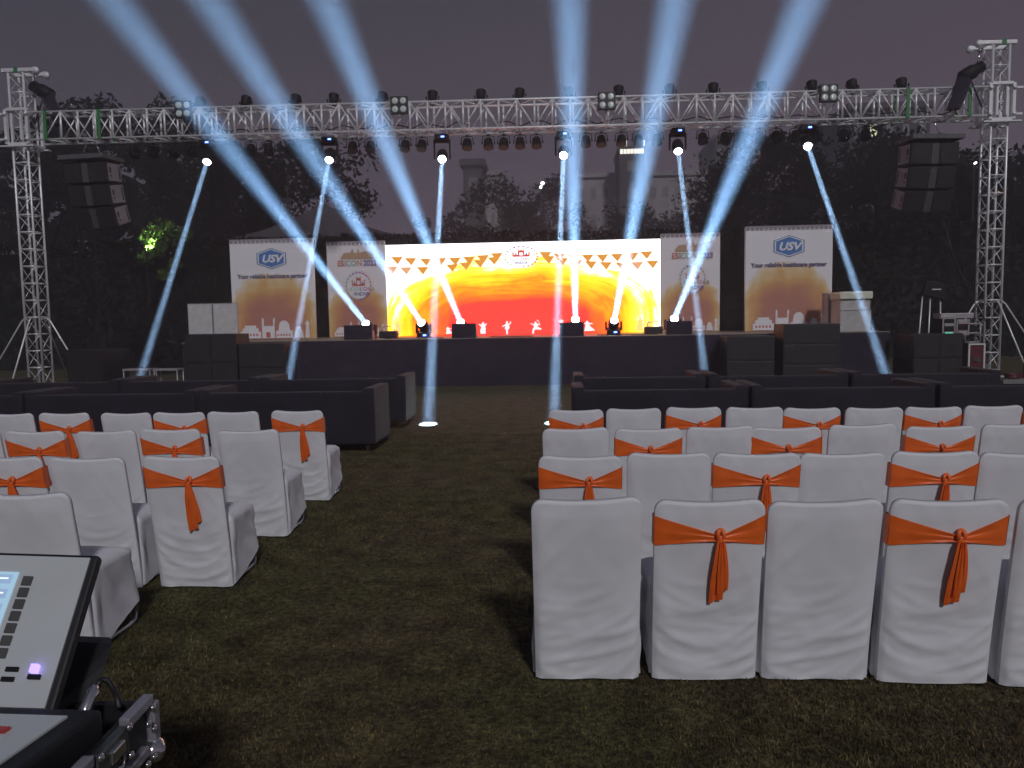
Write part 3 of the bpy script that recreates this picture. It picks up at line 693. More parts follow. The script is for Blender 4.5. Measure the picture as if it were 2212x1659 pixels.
beam = thing('lighting_truss', 'long silver box truss spanning between the two towers over the stage', 'truss', (TL0.x, TL0.y, 0), brz)
for y in (0, BD):
    for z in (BB, BT): MB().bar((-.42, y, z), (BL + .42, y, z), .027).build('chord', M['alu'], beam)
n = 52; dx = BL / n
def beam_face(fn, name, verts=True):
    mb = MB()
    for i in range(n + 1):
        x = i * dx; mb.bar(fn(x, 0), fn(x, 1), .029 if verts else .019)
        if i < n: mb.bar(fn(x, i % 2), fn(x + dx, 1 - i % 2), .018)
    mb.build(name, M['alu'], beam)
beam_face(lambda x, k: (x, 0, BB + (BT - BB) * k), 'front_lattice'); beam_face(lambda x, k: (x + .1, BD, BB + (BT - BB) * k), 'rear_lattice')
beam_face(lambda x, k: (x, BD * k, BB), 'bottom_lattice', False); beam_face(lambda x, k: (x, BD * k, BT), 'top_lattice', False)
for x in (.06, 1.5, BL - 1.6, BL - .06): MB().box((x, -.045, (BT + BB) / 2), (.085, .02, BT - BB + .04)).box((x, BD + .045, (BT + BB) / 2), (.085, .02, BT - BB + .04)).build('coupling_band', M['green'], beam)
cbm = MB(); cr2 = random.Random(2)
for k in range(9):
    x0 = 2 + k * 2.4 + cr2.uniform(-.5, .5); pts = [(x0 + q * .3, .3 + .1 * sin(q * 2 + k), BB + .12 + .12 * sin(q * 1.1 + k) ** 2) for q in range(9)]
    cbm.tube(pts, .016, 6)
cbm.build('cable', M['black'], beam)
def on_beam(px, py, yoff):
    """the point of the truss's own frame that lies behind this pixel, yoff behind its front face"""
    d = FW + RT * ((px - PW / 2) / FPX) - UP * ((py - PH / 2) / FPX)
    nrm = V((-sin(brz), cos(brz), 0)); o = V((TL0.x, TL0.y, 0)) + nrm * yoff
    return CAM + d * ((o - CAM).dot(nrm) / d.dot(nrm))

# chain hoists beside the towers
def hoist(loc, rz, lab):
    t = thing('chain_hoist', lab, 'hoist', loc, rz, 'black chain hoists at the towers')
    MB().lathe((0, 0, .45), (.5, 0, .28), [(-.3, .1), (-.26, .17), (.05, .18), (.1, .14), (.3, .14), (.34, .08)], 16).build('motor', M['blackmetal'], t)
    MB().bar((.12, 0, .62), (.2, 0, .98), .018).lathe((.2, -.03, .98), (0, 1, 0), [(0, .06), (.06, .06)], 12).build('hook', M['chrome'], t)
    bag = MB()
    def fn(u, v):
        a = 2 * pi * u; r = .19 - .03 * v + .02 * sin(3 * a + 4 * v); return V((-.12 - .3 * v + r * cos(a), r * .8 * sin(a), .4 - .85 * v))
    bag.grid(fn, 18, 9, wrap=True); bag.build('chain_bag', M['cloth'], t)
    MB().bar((-.05, 0, .35), (.28, 0, -.4), .02).build('strap', M['cloth'], t)
hoist(AT(2098, 165, 20.5) + V((0, 0, -.35)), 0, 'black chain hoist hanging at the right tower, its chain bag on the truss')
hoist(AT(92, 205, 20.3) + V((0, 0, -.35)), pi, 'black chain hoist hanging beside the left tower')

# ------------------------------------------------------------------ moving heads with their beams
def moving_head(lens, target, base_z, hanging, lab, watts, ang, col):
    d = (target - lens).normalized(); hc = lens - d * .2
    t = thing('moving_head_light', lab, 'stage light', (hc.x, hc.y, base_z), 0, 'moving head lights hung under the truss' if hanging else 'moving head lights on the stage floor')
    o = V((hc.x, hc.y, base_z)); s = -1 if hanging else 1
    rel = hc - o
    MB().box((0, 0, .075 * s), (.36, .30, .15), bev=.02).build('base', M['blackmetal'], t)
    MB().box((.04, -.153, .075 * s), (.09, .006, .04)).build('status_display', M['led'], t)
    fl = V((d.x, d.y, 0)); ax = V((0, 0, 1)).cross(fl).normalized() if fl.length > .2 else V((1, 0, 0))
    if abs(ax.x) < .5: ax = V((1, 0, 0))
    yk = MB(); b0 = V((0, 0, .16 * s))
    R = Matrix((ax, V((0, 0, 1)).cross(ax), V((0, 0, 1)))).transposed()
    yk.box(b0 + V((0, 0, .02 * s)), (.42, .12, .05), R, bev=.01)
    for sg in (-1, 1): yk.box((b0 + rel + ax * (.4 * sg)) / 2 + ax * (.005 * sg) + V((0, 0, .02 * s)), (.045, .12, abs(rel.z - b0.z) + .12), R, bev=.012)
    yk.build('yoke', M['blackmetal'], t)
    MB().lathe(rel, d, [(-.2, .07), (-.17, .125), (-.02, .15), (.1, .145), (.17, .125), (.193, .118)], 20).build('head', M['blackmetal'], t)
    MB().lathe(rel, d, [(.194, .103), (.202, .10), (.204, .0)], 20).build('lens', M['lens'], t)
    l = bpy.data.lights.new('beam', 'AREA'); l.shape = 'DISK'; l.size = .15 if not hanging else .12; l.energy = watts; l.spread = rad(ang); l.color = col
    lo = bpy.data.objects.new('beam', l); COL.objects.link(lo); lo.parent = t; lo.location = rel + d * .23; lo.rotation_euler = d.to_track_quat('-Z', 'Y').to_euler()
BC = (.34, .66, 1.0); BC2 = (.44, .73, 1.0)
ups = [((790, 699), 20.35, (243, 0), 12.4, 'leftmost'), ((910, 697), 20.9, (452, 0), 12.6, 'second from the left'), ((995, 696), 20.35, (705, 0), 12.6, 'third from the left'), ((1243, 690), 20.35, (1231, 0), 12.8, 'fourth from the left'), ((1327, 692), 20.9, (1460, 0), 12.8, 'fifth from the left'), ((1457, 688), 20.35, (1742, 0), 12.4, 'rightmost')]
for (a, Y, b, Yt, w) in ups:
    bx = 'on the bare stage floor' if Y > 20.6 else 'behind a black box'
    moving_head(AT(*a, Y), AT(*b, Yt), SZ + .002, False, f'lit moving head {bx}, {w} on the stage', UPW, 4.7, BC)
dns = [((447, 350), (282, 882), 'leftmost'), ((711, 346), (612, 880), 'second from the left'), ((955, 344), (925, 916), 'third from the left'), ((1217, 336), (1196, 914), 'fourth from the left'), ((1465, 327), (1530, 870), 'fifth from the left'), ((1745, 316), (1938, 880), 'rightmost')]
for (a, b, w) in dns:
    moving_head(on_beam(*a, .28), G(*b), BB - .04, True, f'lit moving head hanging under the truss, {w}', DNW, 1.25, BC2)

# par cans and blinders on the truss
def par_parts(t, up):
    s = 1 if up else -1
    MB().lathe((0, 0, .20 * s), (0, -.35 * 1, .9 * s) if not up else (0, .35, .9), [(-.14, .06), (-.11, .105), (.0, .125), (.12, .135), (.14, .14), (.142, .12)], 16).build('can', M['blackmetal'], t)
    mb = MB()
    for sg in (-1, 1): mb.tube([(sg * .02, 0, .0), (sg * .15, 0, .03 * s), (sg * .165, 0, .2 * s)], .012, 6).lathe((sg * .15, 0, .2 * s), (sg, 0, 0), [(0, .03), (.035, .03)], 8)
    mb.bar((0, 0, -.03 * s), (0, 0, .02 * s), .025); mb.build('yoke', M['blackmetal'], t)
def pars(lst, up):
    proto = None
    for i, x in enumerate(lst):
        xd = x * PW / 4080; z = BT + .055 if up else BB - .06
        p = on_beam(xd, 400, BD); p.z = z
        lab = f'small black par can standing on top of the truss, {ORD[i]} from the left' if up else f'small black par can hanging under the truss, {ORD[i]} from the left'
        if proto is None:
            proto = thing('par_can', lab, 'stage light', p, brz, 'par cans on top of the truss' if up else 'par cans under the truss'); par_parts(proto, up)
        else: dup(proto, p, brz + rng.uniform(-.25, .25), lab)
pars([813, 994, 1190, 1342, 1533, 1732, 1923, 2075, 2271, 2466, 2668, 2840, 3031, 3230, 3389, 3583], True)
pars([547, 620, 703, 778, 943, 1006, 1076, 1165, 1410, 1482, 1619, 1685, 1865, 1949, 2010, 2075, 2140, 2335, 2397, 2477, 2545, 2618, 2799, 2887, 2950, 3024, 3090, 3168, 3249, 3358, 3445], False)
for (x, y, w) in ((731, 437, 'leftmost'), (1591, 420, 'second from the left'), (2417, 403, 'third from the left'), (3301, 372, 'rightmost')):
    p = on_beam(x * PW / 4080, y * PW / 4080, -.11)
    t = thing('blinder_light', f'square four-lens blinder clamped to the truss, {w}', 'stage light', p, brz, 'four-lens blinders on the truss')
    MB().box((0, 0, 0), (.45, .1, .45), bev=.02).bar((0, .05, .0), (0, .11, -.05), .03).build('housing', M['black'], t)
    for a in (-.105, .105):
        for b in (-.105, .105): MB().lathe((a, -.05, b), (0, -1, 0), [(0, .085), (.008, .08), (.014, .05), (.015, 0)], 18).build('lens', M['blindlens'], t)

# ------------------------------------------------------------------ loudspeakers
def line_array(top, rz, lab, sg):
    t = thing('line_array', lab, 'loudspeaker', top, rz, 'hanging loudspeaker arrays')
    w = 1.22
    MB().box((0, -.02, -.05), (w + .12, .86, .12), bev=.012).build('bumper', mat('bumper_grey', (.10, .10, .105), .5), t)
    y, z = 0.0, -.13; d = .62
    for k in range(3):
        a = rad(5 + 7 * k); R = Matrix.Rotation(a, 3, 'X'); hgt = .56
        c = V((0, y, z)) + R @ V((0, .0, -hgt / 2))
        MB().box(c, (w, d, hgt - .02), R, bev=.012).build('cabinet', M['cab'], t)
        cb = t.children
        for s2 in (-1, 1): MB().box(c + R @ V((s2 * w * .29, -d / 2 - .008, 0)), (w * .37, .02, hgt - .07), R).build('grille', M['grille'], t)
        MB().box(c + R @ V((0, -d / 2 - .006, 0)), (w * .15, .016, hgt - .05), R).build('horn_strip', M['horn'], t)
        for s2 in (-1, 1):
            sp_ = MB().box(c + R @ V((s2 * (w / 2 + .006), .02, 0)), (.016, d * .8, hgt - .1), R).build('side_plate', M['plate2'], t)
            MB().box(c + R @ V((s2 * (w / 2 + .018), -.16, .05)), (.012, .05, .14), R).build('rigging_slot', M['black'], sp_)
            MB().box(c + R @ V((s2 * (w / 2 + .018), -.15, -.1)), (.012, .04, .05), R).build('rigging_slot', M['black'], sp_)
            MB().box(c + R @ V((s2 * (w / 2 + .018), .2, .0)), (.012, .03, .34), R).build('rigging_slot', M['black'], sp_)
        e = V((0, d / 2, 0)); nz = V((0, y, z)) + R @ V((0, 0, -hgt)); y, z = nz.y, nz.z
    mb = MB()
    for x in (-.3, .3): mb.bar((x, .0, 0), (x * .3, .0, .5), .012)
    mb.build('sling', M['chrome'], t)
p = AT(195, 338, 20.1); line_array((p.x - .05, 20.25, p.z), rad(-7), 'hanging three-box loudspeaker array beside the left tower', -1)
p = AT(2015, 294, 20.4); line_array((p.x, 20.6, p.z), rad(6), 'hanging three-box loudspeaker array beside the right tower', 1)
def chain(a, b, lab, r=.016):
    a, b = V(a), V(b); mb = MB(); n = int((b - a).length / .085); d = (b - a) / n
    for i in range(n):
        c = a + d * (i + .5); ax = V((1, 0, 0)) if i % 2 else V((0, 1, 0)); h = d * .62
        pts = [c + ax * .022 * cos(q) + h * sin(q) for q in [2 * pi * k / 8 for k in range(9)]]; mb.tube(pts, .008, 5)
    return tag(mb.build('hoist_chain', M['black']), lab, 'chain')
p = AT(203, 500, 20.2); chain(p, (p.x + .03, 20.2, 0.02), 'dark chain hanging from the left loudspeaker array to the ground')
p = AT(2035, 463, 20.5); q = AT(2140, 712, 20.3)
tag(MB().tube([p, p.lerp(q, .3) + V((-.1, 0, -.1)), p.lerp(q, .7) + V((-.07, 0, -.12)), q], .012, 6).build('cable', M['black']), 'thin cable slanting down from the right loudspeaker array', 'cable')
def sub(x0, x1, z0, z1, y, rz, lab, quad=True, group='black subwoofers beside the stage', d=.85):
    w, h = x1 - x0, z1 - z0
    t = thing('subwoofer', lab, 'loudspeaker', ((x0 + x1) / 2, y, z0), rz, group)
    MB().box((0, d / 2, h / 2), (w, d, h - .006), bev=.014).build('cabinet', M['cab'], t)
    for s in ((-1, 1) if quad else (0,)):
        gw = w / 2 - .07 if quad else w - .1
        MB().box((s * w / 4, -.006, h / 2), (gw, .018, h - .1)).build('grille', M['grille'], t)
        MB().box((s * w / 4, -.018, h / 2 + .02), (.09, .008, .07)).build('badge', M['cab'], t)
    for s in (-1, 1): MB().box((s * (w / 2 + .004), d * .45, h * .6), (.01, .2, .1)).build('handle', M['black'], t)
sl_ = [(-9.42, -8.76, 0, .74, 'black subwoofer under the white panels, lower left of four'), (-8.75, -8.09, 0, .74, 'black subwoofer under the white panels, lower right of four'), (-9.42, -8.76, .74, 1.475, 'black subwoofer under the white panels, upper left of four'), (-8.75, -8.09, .74, 1.475, 'black subwoofer under the white panels, upper right of four')]
for a in sl_: sub(*a[:4], 19.0, 0, a[4], False)
sub(-8.04, -6.86, 0, .6, 19.0, 0, 'black double subwoofer at the left front of stage, lower of two'); sub(-8.04, -6.86, .6, 1.22, 19.0, 0, 'black double subwoofer at the left front of stage, upper of two')
sub(-12.75, -11.55, 0, 1.13, 19.1, rad(-16), 'black subwoofer alone beside the left tower')
sub(4.12, 5.27, 0, .6, 19.0, 0, 'black double subwoofer below the right hexagon-logo banner, lower of two'); sub(4.12, 5.27, .6, 1.215, 19.0, 0, 'black double subwoofer below the right hexagon-logo banner, upper of two')
for k, w in enumerate(('bottom', 'middle', 'top')): sub(5.46, 6.8, .495 * k, .495 * (k + 1), 18.95, 0, f'black wide subwoofer in the stack of three right of stage, {w} one')
sub(8.5, 9.75, 0, .6, 19.0, rad(9), 'black subwoofer under the equipment racks, lower of two'); sub(8.5, 9.75, .6, 1.2, 19.0, rad(9), 'black subwoofer under the equipment racks, upper of two')
# white panels above the left subwoofers, pale cabinets at the right end
for (x0, x1, w) in ((-9.40, -8.76, 'left of two'), (-8.74, -8.1, 'right of two')):
    t = thing('white_panel', f'square white panel standing on the black subwoofers, {w}', 'panel', ((x0 + x1) / 2, 19.2, 1.476), 0, 'white panels on the subwoofers')
    w_ = x1 - x0
    MB().box((0, .03, .39), (w_ - .03, .05, .75)).build('face', M['whiteboard'], t)
    MB().box((0, .03, .008), (w_, .06, .016)).box((0, .03, .772), (w_, .06, .016)).box((-w_ / 2 + .007, .03, .39), (.014, .06, .748)).box((w_ / 2 - .007, .03, .39), (.014, .06, .748)).build('edge_frame', M['plate'], t)
a, b, c, d_ = AT(1816, 630, 20.3), AT(1883, 626, 20.3), AT(1816, 718, 20.3), AT(1816, 663, 20.3)
t = thing('pale_cabinet', 'pale grey cabinet with lit cream lid at the right end of stage', 'cabinet', ((a.x + b.x) / 2, 20.3, SZ + .002)); cw = b.x - a.x; chh = a.z - SZ
MB().box((0, .35, (chh - .47) / 2), (cw, .7, chh - .47), bev=.01).build('cabinet_body', M['offwhite'], t)
MB().box((0, .37, chh - .34), (cw - .03, .66, .26)).build('neck', M['offwhite'], t)
MB().box((0, .35, chh - .1), (cw + .05, .76, .19), bev=.02).build('lid', mat('cream_lid', (.72, .72, .58), .45), t)
MB().box((0, -.005, chh - .478), (cw, .02, .014)).build('trim_strip', M['chrome'], t)
a, b = AT(1799, 632, 20.9), AT(1822, 632, 20.9)
t = thing('grey_cabinet', 'plain grey cabinet between the right banner and the pale cabinet', 'cabinet', ((a.x + b.x) / 2, 21.1, SZ + .002))
MB().box((0, .25, (a.z - SZ) / 2), (b.x - a.x + .1, .5, a.z - SZ), bev=.01).build('cabinet_body', M['plate'], t); MB().box((0, -.01, (a.z - SZ) * .5), (.24, .012, (a.z - SZ) * .9)).build('door', M['plate'], t)
# fog machines on the stage floor
for (x0, x1, lab) in ((818, 856, 'low black fog machine on stage left of the screen swirl'), (1393, 1432, 'low black fog machine on stage beside the right narrow banner')):
    a, b = AT(x0, 720, 21.6), AT(x1, 720, 21.6)
    t = thing('fog_machine', lab, 'fog machine', ((a.x + b.x) / 2, 21.6, SZ + .002), 0, 'fog machines on the stage'); w_ = b.x - a.x
    MB().box((0, .15, .1), (w_, .3, .2), bev=.03).build('housing', M['black'], t)
    MB().tube([(-w_ * .35, .15, .2), (-w_ * .3, .15, .32), (w_ * .25, .15, .34), (w_ * .35, .15, .2)], .012, 6).build('handle', M['chrome'], t)
    MB().lathe((w_ / 2, .15, .1), (1, 0, 0), [(0, .03), (.05, .02)], 10).build('nozzle', M['chrome'], t)
# stage-floor cables
for k, (x0, x1) in enumerate(((1290, 1420), (1060, 1150), (830, 960))):
    pts = [AT(x0 + (x1 - x0) * i / 12, 722, 20.5) for i in range(13)]
    pts = [V((p.x, 20.4 + .15 * sin(i * 1.3 + k), SZ + .014)) for i, p in enumerate(pts)]
    tag(MB().tube(pts, .012, 6).build('cable', M['black']), ('loose cable on the stage boards near the right fog machine', 'loose cable on the stage boards in front of the dancers', 'loose cable on the stage boards near the left fog machine')[k], 'cable')

# gear beside the right tower
def rack(x0, x1, yt, yb, Y, lab, rows, m, led=True):
    a, b, c = AT(x0, yt, Y), AT(x1, yt, Y), AT(x0, yb, Y); w, h = b.x - a.x, a.z - c.z
    t = thing('equipment_rack', lab, 'equipment rack', ((a.x + b.x) / 2, Y, c.z), 0, 'equipment racks beside the right tower')
    MB().box((0, .3, h / 2), (w, .6, h), bev=.01).build('case', m, t)
    fr = MB()
    for s in (-1, 1): fr.box((s * (w / 2 - .015), -.006, h / 2), (.03, .02, h))
    for z in (.015, h - .015): fr.box((0, -.006, z), (w - .06, .02, .03))
    fr.build('edge_frame', M['plate'], t)
    for k in range(rows): MB().box((0, -.012, h * (k + .5) / rows), (w - .09, .02, h / rows * .72)).build('unit', M['blackmetal'] if k % 2 else M['plate'], t)
    if led:
        l = MB()
        for k in range(5): l.box((-w * .25 + k * w * .12, -.026, h * .5 / rows), (.02, .006, .02))
        l.build('indicator', M['greenled'], t)
rack(2036, 2064, 688, 724, 19.25, 'upright amplifier rack standing on the right subwoofers', 4, M['blackmetal'])
rack(2066, 2094, 690, 724, 19.3, 'dark amplifier rack between the upright rack and the tower', 3, M['redcase'], False)
a = AT(2052, 676, 19.3)
t = thing('control_unit', 'flat pale control unit lying on top of the amplifier racks', 'control unit', (a.x + .2, 19.3, AT(2052, 689, 19.25).z + .004)); MB().box((0, .25, .07), (.78, .4, .13), bev=.012).build('housing', M['plate'], t); MB().box((-.2, .046, .07), (.3, .008, .06)).build('front_panel', M['offwhite'], t)
a, b = AT(2093, 748, 19.9), AT(2126, 748, 19.9)
t = thing('flight_case', 'dark red flight case with metal edges beside the right tower', 'case', ((a.x + b.x) / 2, 19.9, 0)); w_ = b.x - a.x; h_ = AT(2093, 742, 19.9).z
MB().box((0, .3, h_ / 2), (w_, .6, h_)).build('case', M['redcase'], t)
MB().box((-w_ / 2, -.005, h_ / 2), (.04, .04, h_)).box((w_ / 2, -.005, h_ / 2), (.04, .04, h_)).box((0, -.008, h_ - .02), (w_, .04, .04)).box((0, -.008, .03), (w_, .04, .04)).build('edge_frame', M['alu'], t)
MB().box((0, -.008, h_ * .55), (.16, .02, .1)).build('latch', M['chrome'], t)
fz = AT(2093, 700, 19.95)
t = thing('metal_frame', 'open silver metal frame standing on the red flight case', 'frame', ((a.x + b.x) / 2, 20.1, h_ + .002)); hh = fz.z - h_
mb = MB()
for x in (-w_ / 2, w_ / 2): mb.bar((x, 0, 0), (x, 0, hh), .022)
for z in (.02, hh * .52, hh): mb.bar((-w_ / 2, 0, z), (w_ / 2, 0, z), .022)
mb.build('frame_bars', M['plate'], t); MB().box((0, .12, hh * .75), (w_ * .75, .2, hh * .3)).build('inner_box', M['blackmetal'], t)
# tripod with flood lamp behind the right subwoofers
p = AT(2018, 627, 22)
t = thing('lamp_stand', 'dark floodlight on thin stand behind the right subwoofers', 'lamp stand', (p.x, 22, 0))
MB().box((.02, 0, p.z), (.62, .16, .42), Matrix.Rotation(.25, 3, 'Y'), bev=.03).build('lamp_housing', M['blackmetal'], t)
MB().box((.02, -.09, p.z + .02), (.24, .02, .035)).build('reflector_strip', M['whiteboard'], t)
for x in (-.42, -.12, .26): MB().bar((x, .05, 0), (x * .7, .03, p.z - .15), .02).build('leg', M['alu'], t)
# things at the far right edge
a = G(2170, 832); t = thing('low_platform', 'low pale platform on the grass at the foot of the right tower', 'platform', (a.x + .2, a.y - .3, 0)); MB().box((.35, .3, .1), (1.5, .6, .1), bev=.01).build('top_board', mat('grey_board', (.2, .2, .19), .6), t)
for x in (-.3, 1.0): MB().box((x, .3, .025), (.1, .5, .05)).build('foot', M['black'], t)
t = thing('power_box', 'dark power distribution box with red lights on the low platform', 'power box', (a.x + .75, a.y - .2, .152)); MB().box((0, .2, .2), (.5, .35, .4), bev=.02).build('housing', M['black'], t)
for x in (-.12, .0, .14): MB().box((x, .02, .3), (.05, .012, .03)).build('indicator', M['redled'], t)
t = thing('red_bundle', 'dark red cable bundle lying on the low platform', 'cable', (a.x + .12, a.y - .1, .152))
mb = MB()
for k in range(4): mb.tube([(.16 * cos(q) * (1 + .05 * k), .12 * sin(q), .03 + .028 * k) for q in [2 * pi * i / 14 for i in range(15)]], .018, 6)
mb.build('coil', M['redcase'], t)
# steel trestles left of the stage
for (x0, x1, lab) in ((265, 325, 'bare steel trestle nearer the left tower'), (331, 384, 'bare steel trestle nearer the left subwoofers')):
    a, b = AT(x0, 799, 18), AT(x1, 799, 18); w_ = b.x - a.x; h_ = a.z
    t = thing('steel_trestle', lab, 'trestle', (a.x, 18, 0), 0, 'steel trestles left of the stage')
    MB().box((w_ / 2, .15, h_), (w_, .34, .04)).build('top_rail', M['plate'], t)
    for x in (.02, w_ - .02):
        for y in (.0, .3): MB().bar((x, y, 0), (x, y, h_ - .02), .016).build('leg', M['plate'], t)

# ------------------------------------------------------------------ hedge, trees, buildings
def leaf_cloud(R, centres, radii, n, size):
    k = R.integers(0, len(centres), n); c = centres[k]; r = radii[k][:, None]
    d = R.normal(size=(n, 3)); d /= np.linalg.norm(d, axis=1)[:, None]; p = c + d * r * (R.random(n)[:, None] ** .4)
    a = R.normal(size=(n, 3)); a /= np.linalg.norm(a, axis=1)[:, None]; b = np.cross(a, R.normal(size=(n, 3))); b /= np.linalg.norm(b, axis=1)[:, None]
    s = (size * (.6 + .8 * R.random(n)))[:, None]
    q = np.stack([p - a * s, p + b * s * .45, p + a * s, p - b * s * .45], 1)
    return q, (R.random(n) * .6 + .4 * R.random(len(centres))[k])
def tree(name, label, loc, H, rx, n, seed, group, size=.17, low=.35, bare=False):
    R = np.random.default_rng(seed); rr = random.Random(seed)
    t = thing(name, label, 'tree', loc, rr.uniform(0, 6), group)
    tk = MB(); base = V((0, 0, 0)); tops = []
    tk.tube([(0, 0, 0), (.08, .05, H * .2), (.02, -.1, H * .45), (.1, 0, H * .8)], [H * .022, H * .018, H * .012, H * .004], 8)
    for i in range(14 if not bare else 26):
        z = H * rr.uniform(.28, .75); a = rr.uniform(0, 2 * pi); L = rx * rr.uniform(.5, .95)
        e1 = V((cos(a) * L * .55, sin(a) * L * .55, z + L * .3)); e2 = V((cos(a + .3) * L, sin(a + .3) * L, z + L * rr.uniform(.3, .8)))
        tk.tube([(0, 0, z), e1, e2], [H * .008, H * .005, H * .0015], 6); tops.append(e2)
        for q in range(2 if not bare else 4):
            e3 = e1.lerp(e2, rr.uniform(.1, .9)); tk.tube([e3, e3 + V((rr.uniform(-1, 1), rr.uniform(-1, 1), rr.uniform(.1, 1))) * L * .35], [H * .003, H * .001], 5)
    tk.build('trunk', M['bark'], t)
    nc = 46; cs = []; rs = []
    for i in range(nc):
        while True:
            p = R.uniform(-1, 1, 3)
            if .35 < np.linalg.norm(p) < 1: break
        cs.append([p[0] * rx, p[1] * rx, H * (low + (1 - low) * .5) + p[2] * H * (1 - low) * .5]); rs.append(rx * R.uniform(.16, .34))
    for e2 in tops: cs.append(list(e2)); rs.append(rx * .2)
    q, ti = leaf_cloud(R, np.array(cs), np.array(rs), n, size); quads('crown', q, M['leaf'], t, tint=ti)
    return t
def hedge(x0, x1, y, h, label, seed):
    R = np.random.default_rng(seed); L = x1 - x0
    t = thing('hedge', label, 'hedge', (x0, y, 0), 0, 'tall hedges behind the stage')
    mb = MB()
    def fn(u, v):
        return V((L * u, .25 * noise.noise(V((L * u * .7, v * 3, seed))), (h - .25 + .25 * noise.noise(V((L * u * .9, 7, seed)))) * v))
    mb.grid(fn, int(L * 1.5), 8); mb.build('solid_core', mat('hedge_core', (.012, .013, .01), .9), t)  # solid dark sheet that closes the hedge behind its leaves
    n = int(L * h * 95); x = R.random(n) * L; z = R.random(n) ** .9 * h
    z = np.where(R.random(n) < .12, h - .2 + .35 * R.random(n), z)
    bul = np.sin(x * .9 + 2 * np.sin(z * .8)) * .18 + np.sin(x * 2.7 + z * 1.9) * .1
    p = np.stack([x, -.2 - .3 * R.random(n) + bul, z], 1)
    a = R.normal(size=(n, 3)); a[:, 2] -= .4; a /= np.linalg.norm(a, axis=1)[:, None]; b = np.cross(a, R.normal(size=(n, 3))); b /= np.linalg.norm(b, axis=1)[:, None]
    s = (.09 + .08 * R.random(n))[:, None]
    q = np.stack([p - a * s, p + b * s * .5, p + a * s, p - b * s * .5], 1)
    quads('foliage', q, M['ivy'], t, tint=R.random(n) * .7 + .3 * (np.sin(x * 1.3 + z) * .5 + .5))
hedge(-36, -1.2, 30.5, 5.0, 'tall dark leafy hedge behind the left half of the stage', 4)
hedge(-1.1, 34, 30.8, 4.95, 'tall dark leafy hedge behind the right half of the stage', 9)
def top_at(x, y, Y): return AT(x, y, Y)
TR = [('tall dark bushy tree farthest left behind the left tower', 60, 238, 38, 3.6, .3), ('dark tree with knobbly top just right of the left tower', 205, 205, 42, 3.4, .3), ('broad dark tree behind the truss above the left array', 330, 232, 41, 3.9, .25),
      ('dark tree behind the leftmost lit moving head', 465, 262, 39, 3.9, .25), ('large dark leafy tree above the left hexagon-logo banner', 615, 270, 37, 4.1, .22),
      ('dark tree behind the rightmost lit moving head', 1650, 300, 40, 3.7, .25), ('dark tree with yellowish lit leaves under the truss', 1850, 285, 41, 4.0, .25), ('dark tree beside the right loudspeaker array', 1985, 278, 38, 3.4, .25), ('dark tree at the right edge beyond the right tower', 2200, 345, 36, 3.6, .3)]
for i, (lab, x, y, Y, rx, low) in enumerate(TR):
    p = AT(x, y, Y); tree('dark_tree', lab, (p.x, Y, 0), p.z, rx, 9000, 11 + i, 'dark trees behind the hedge', low=low)
TR2 = [('hazy distant tree in front of the slim tower block', 1085, 378, 62, 4.0, 8), ('hazy distant tree with a lamp shining through it', 1180, 400, 64, 4.2, 10), ('hazy low distant tree left of the slim tower block', 985, 462, 58, 3.2, 12), ('hazy distant tree in front of the pale long building', 1300, 440, 66, 4.6, 14), ('hazy distant tree between two rising beams', 1430, 452, 62, 4.4, 15)]
for i, (lab, x, y, Y, rx, sd) in enumerate(TR2):
    p = AT(x, y, Y); tree('distant_tree', lab, (p.x, Y, 0), p.z, rx, 6000, 40 + sd, 'hazy distant trees', size=.2, low=.15)
p = AT(1560, 322, 52); tree('bare_tree', 'sparse tree with bare twigs beside the fifth truss beam', (p.x, 52, 0), p.z, 3.6, 900, 77, 'hazy distant trees', size=.16, low=.3, bare=True)
# small tufts of a far palm
def building(name, x0, x1, yt, Y, dep, lab, m, cols, rows, lit=(), cap=.5, litm=None):
    a, b = AT(x0, yt, Y), AT(x1, yt, Y); w, h = b.x - a.x, (a.z + b.z) / 2
    t = thing(name, lab, 'building', ((a.x + b.x) / 2, Y, 0), 0, 'buildings beyond the trees')
    MB().box((0, dep / 2, h / 2), (w, dep, h)).build('wall', m, t)
    MB().box((0, dep / 2 - .1, h + cap / 2 - .002), (w + cap, dep + cap, cap)).build('parapet', m, t)
    for r in range(rows):
        for c in range(cols):
            x = -w / 2 + w * (c + .5) / cols; z = h - 1.9 - r * 3.1
            if z < 1.2: continue
            f = MB().box((x, -.03, z), (min(1.3, w / cols * .5), .06, 1.4)).build('window', m, t)
            MB().box((x, -.068, z), (min(1.1, w / cols * .42), .016, 1.2)).build('pane', (litm or M['window_lit']) if (r, c) in lit else M['dimglass'], f)
    return t, w, h
building('tower_block', 1000, 1040, 358, 88, 8, 'slim windowless dark tower block with overhanging cap', M['darkfacade'], 1, 2, cap=.7)
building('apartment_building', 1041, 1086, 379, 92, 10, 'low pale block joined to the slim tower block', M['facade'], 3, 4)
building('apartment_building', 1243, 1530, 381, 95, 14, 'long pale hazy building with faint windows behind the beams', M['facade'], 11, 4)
tw, ww, hh = building('stair_tower', 1338, 1392, 322, 90, 7, 'dark square tower with brightly lit top windows', M['darkfacade'], 1, 2, cap=.3)
for k in range(7): MB().box((-ww / 2 + ww * (k + .6) / 7.2, -.06, hh - .2), (ww / 9, .1, .62)).build('lit_window', M['window_lit'], tw)
MB().box((-ww * .34, -.06, hh + .62), (.75, .1, .65)).build('lit_window', M['window_lit'], tw); MB().box((ww * .34, -.06, hh + .62), (.95, .1, .65)).build('lit_window', M['window_lit'], tw)
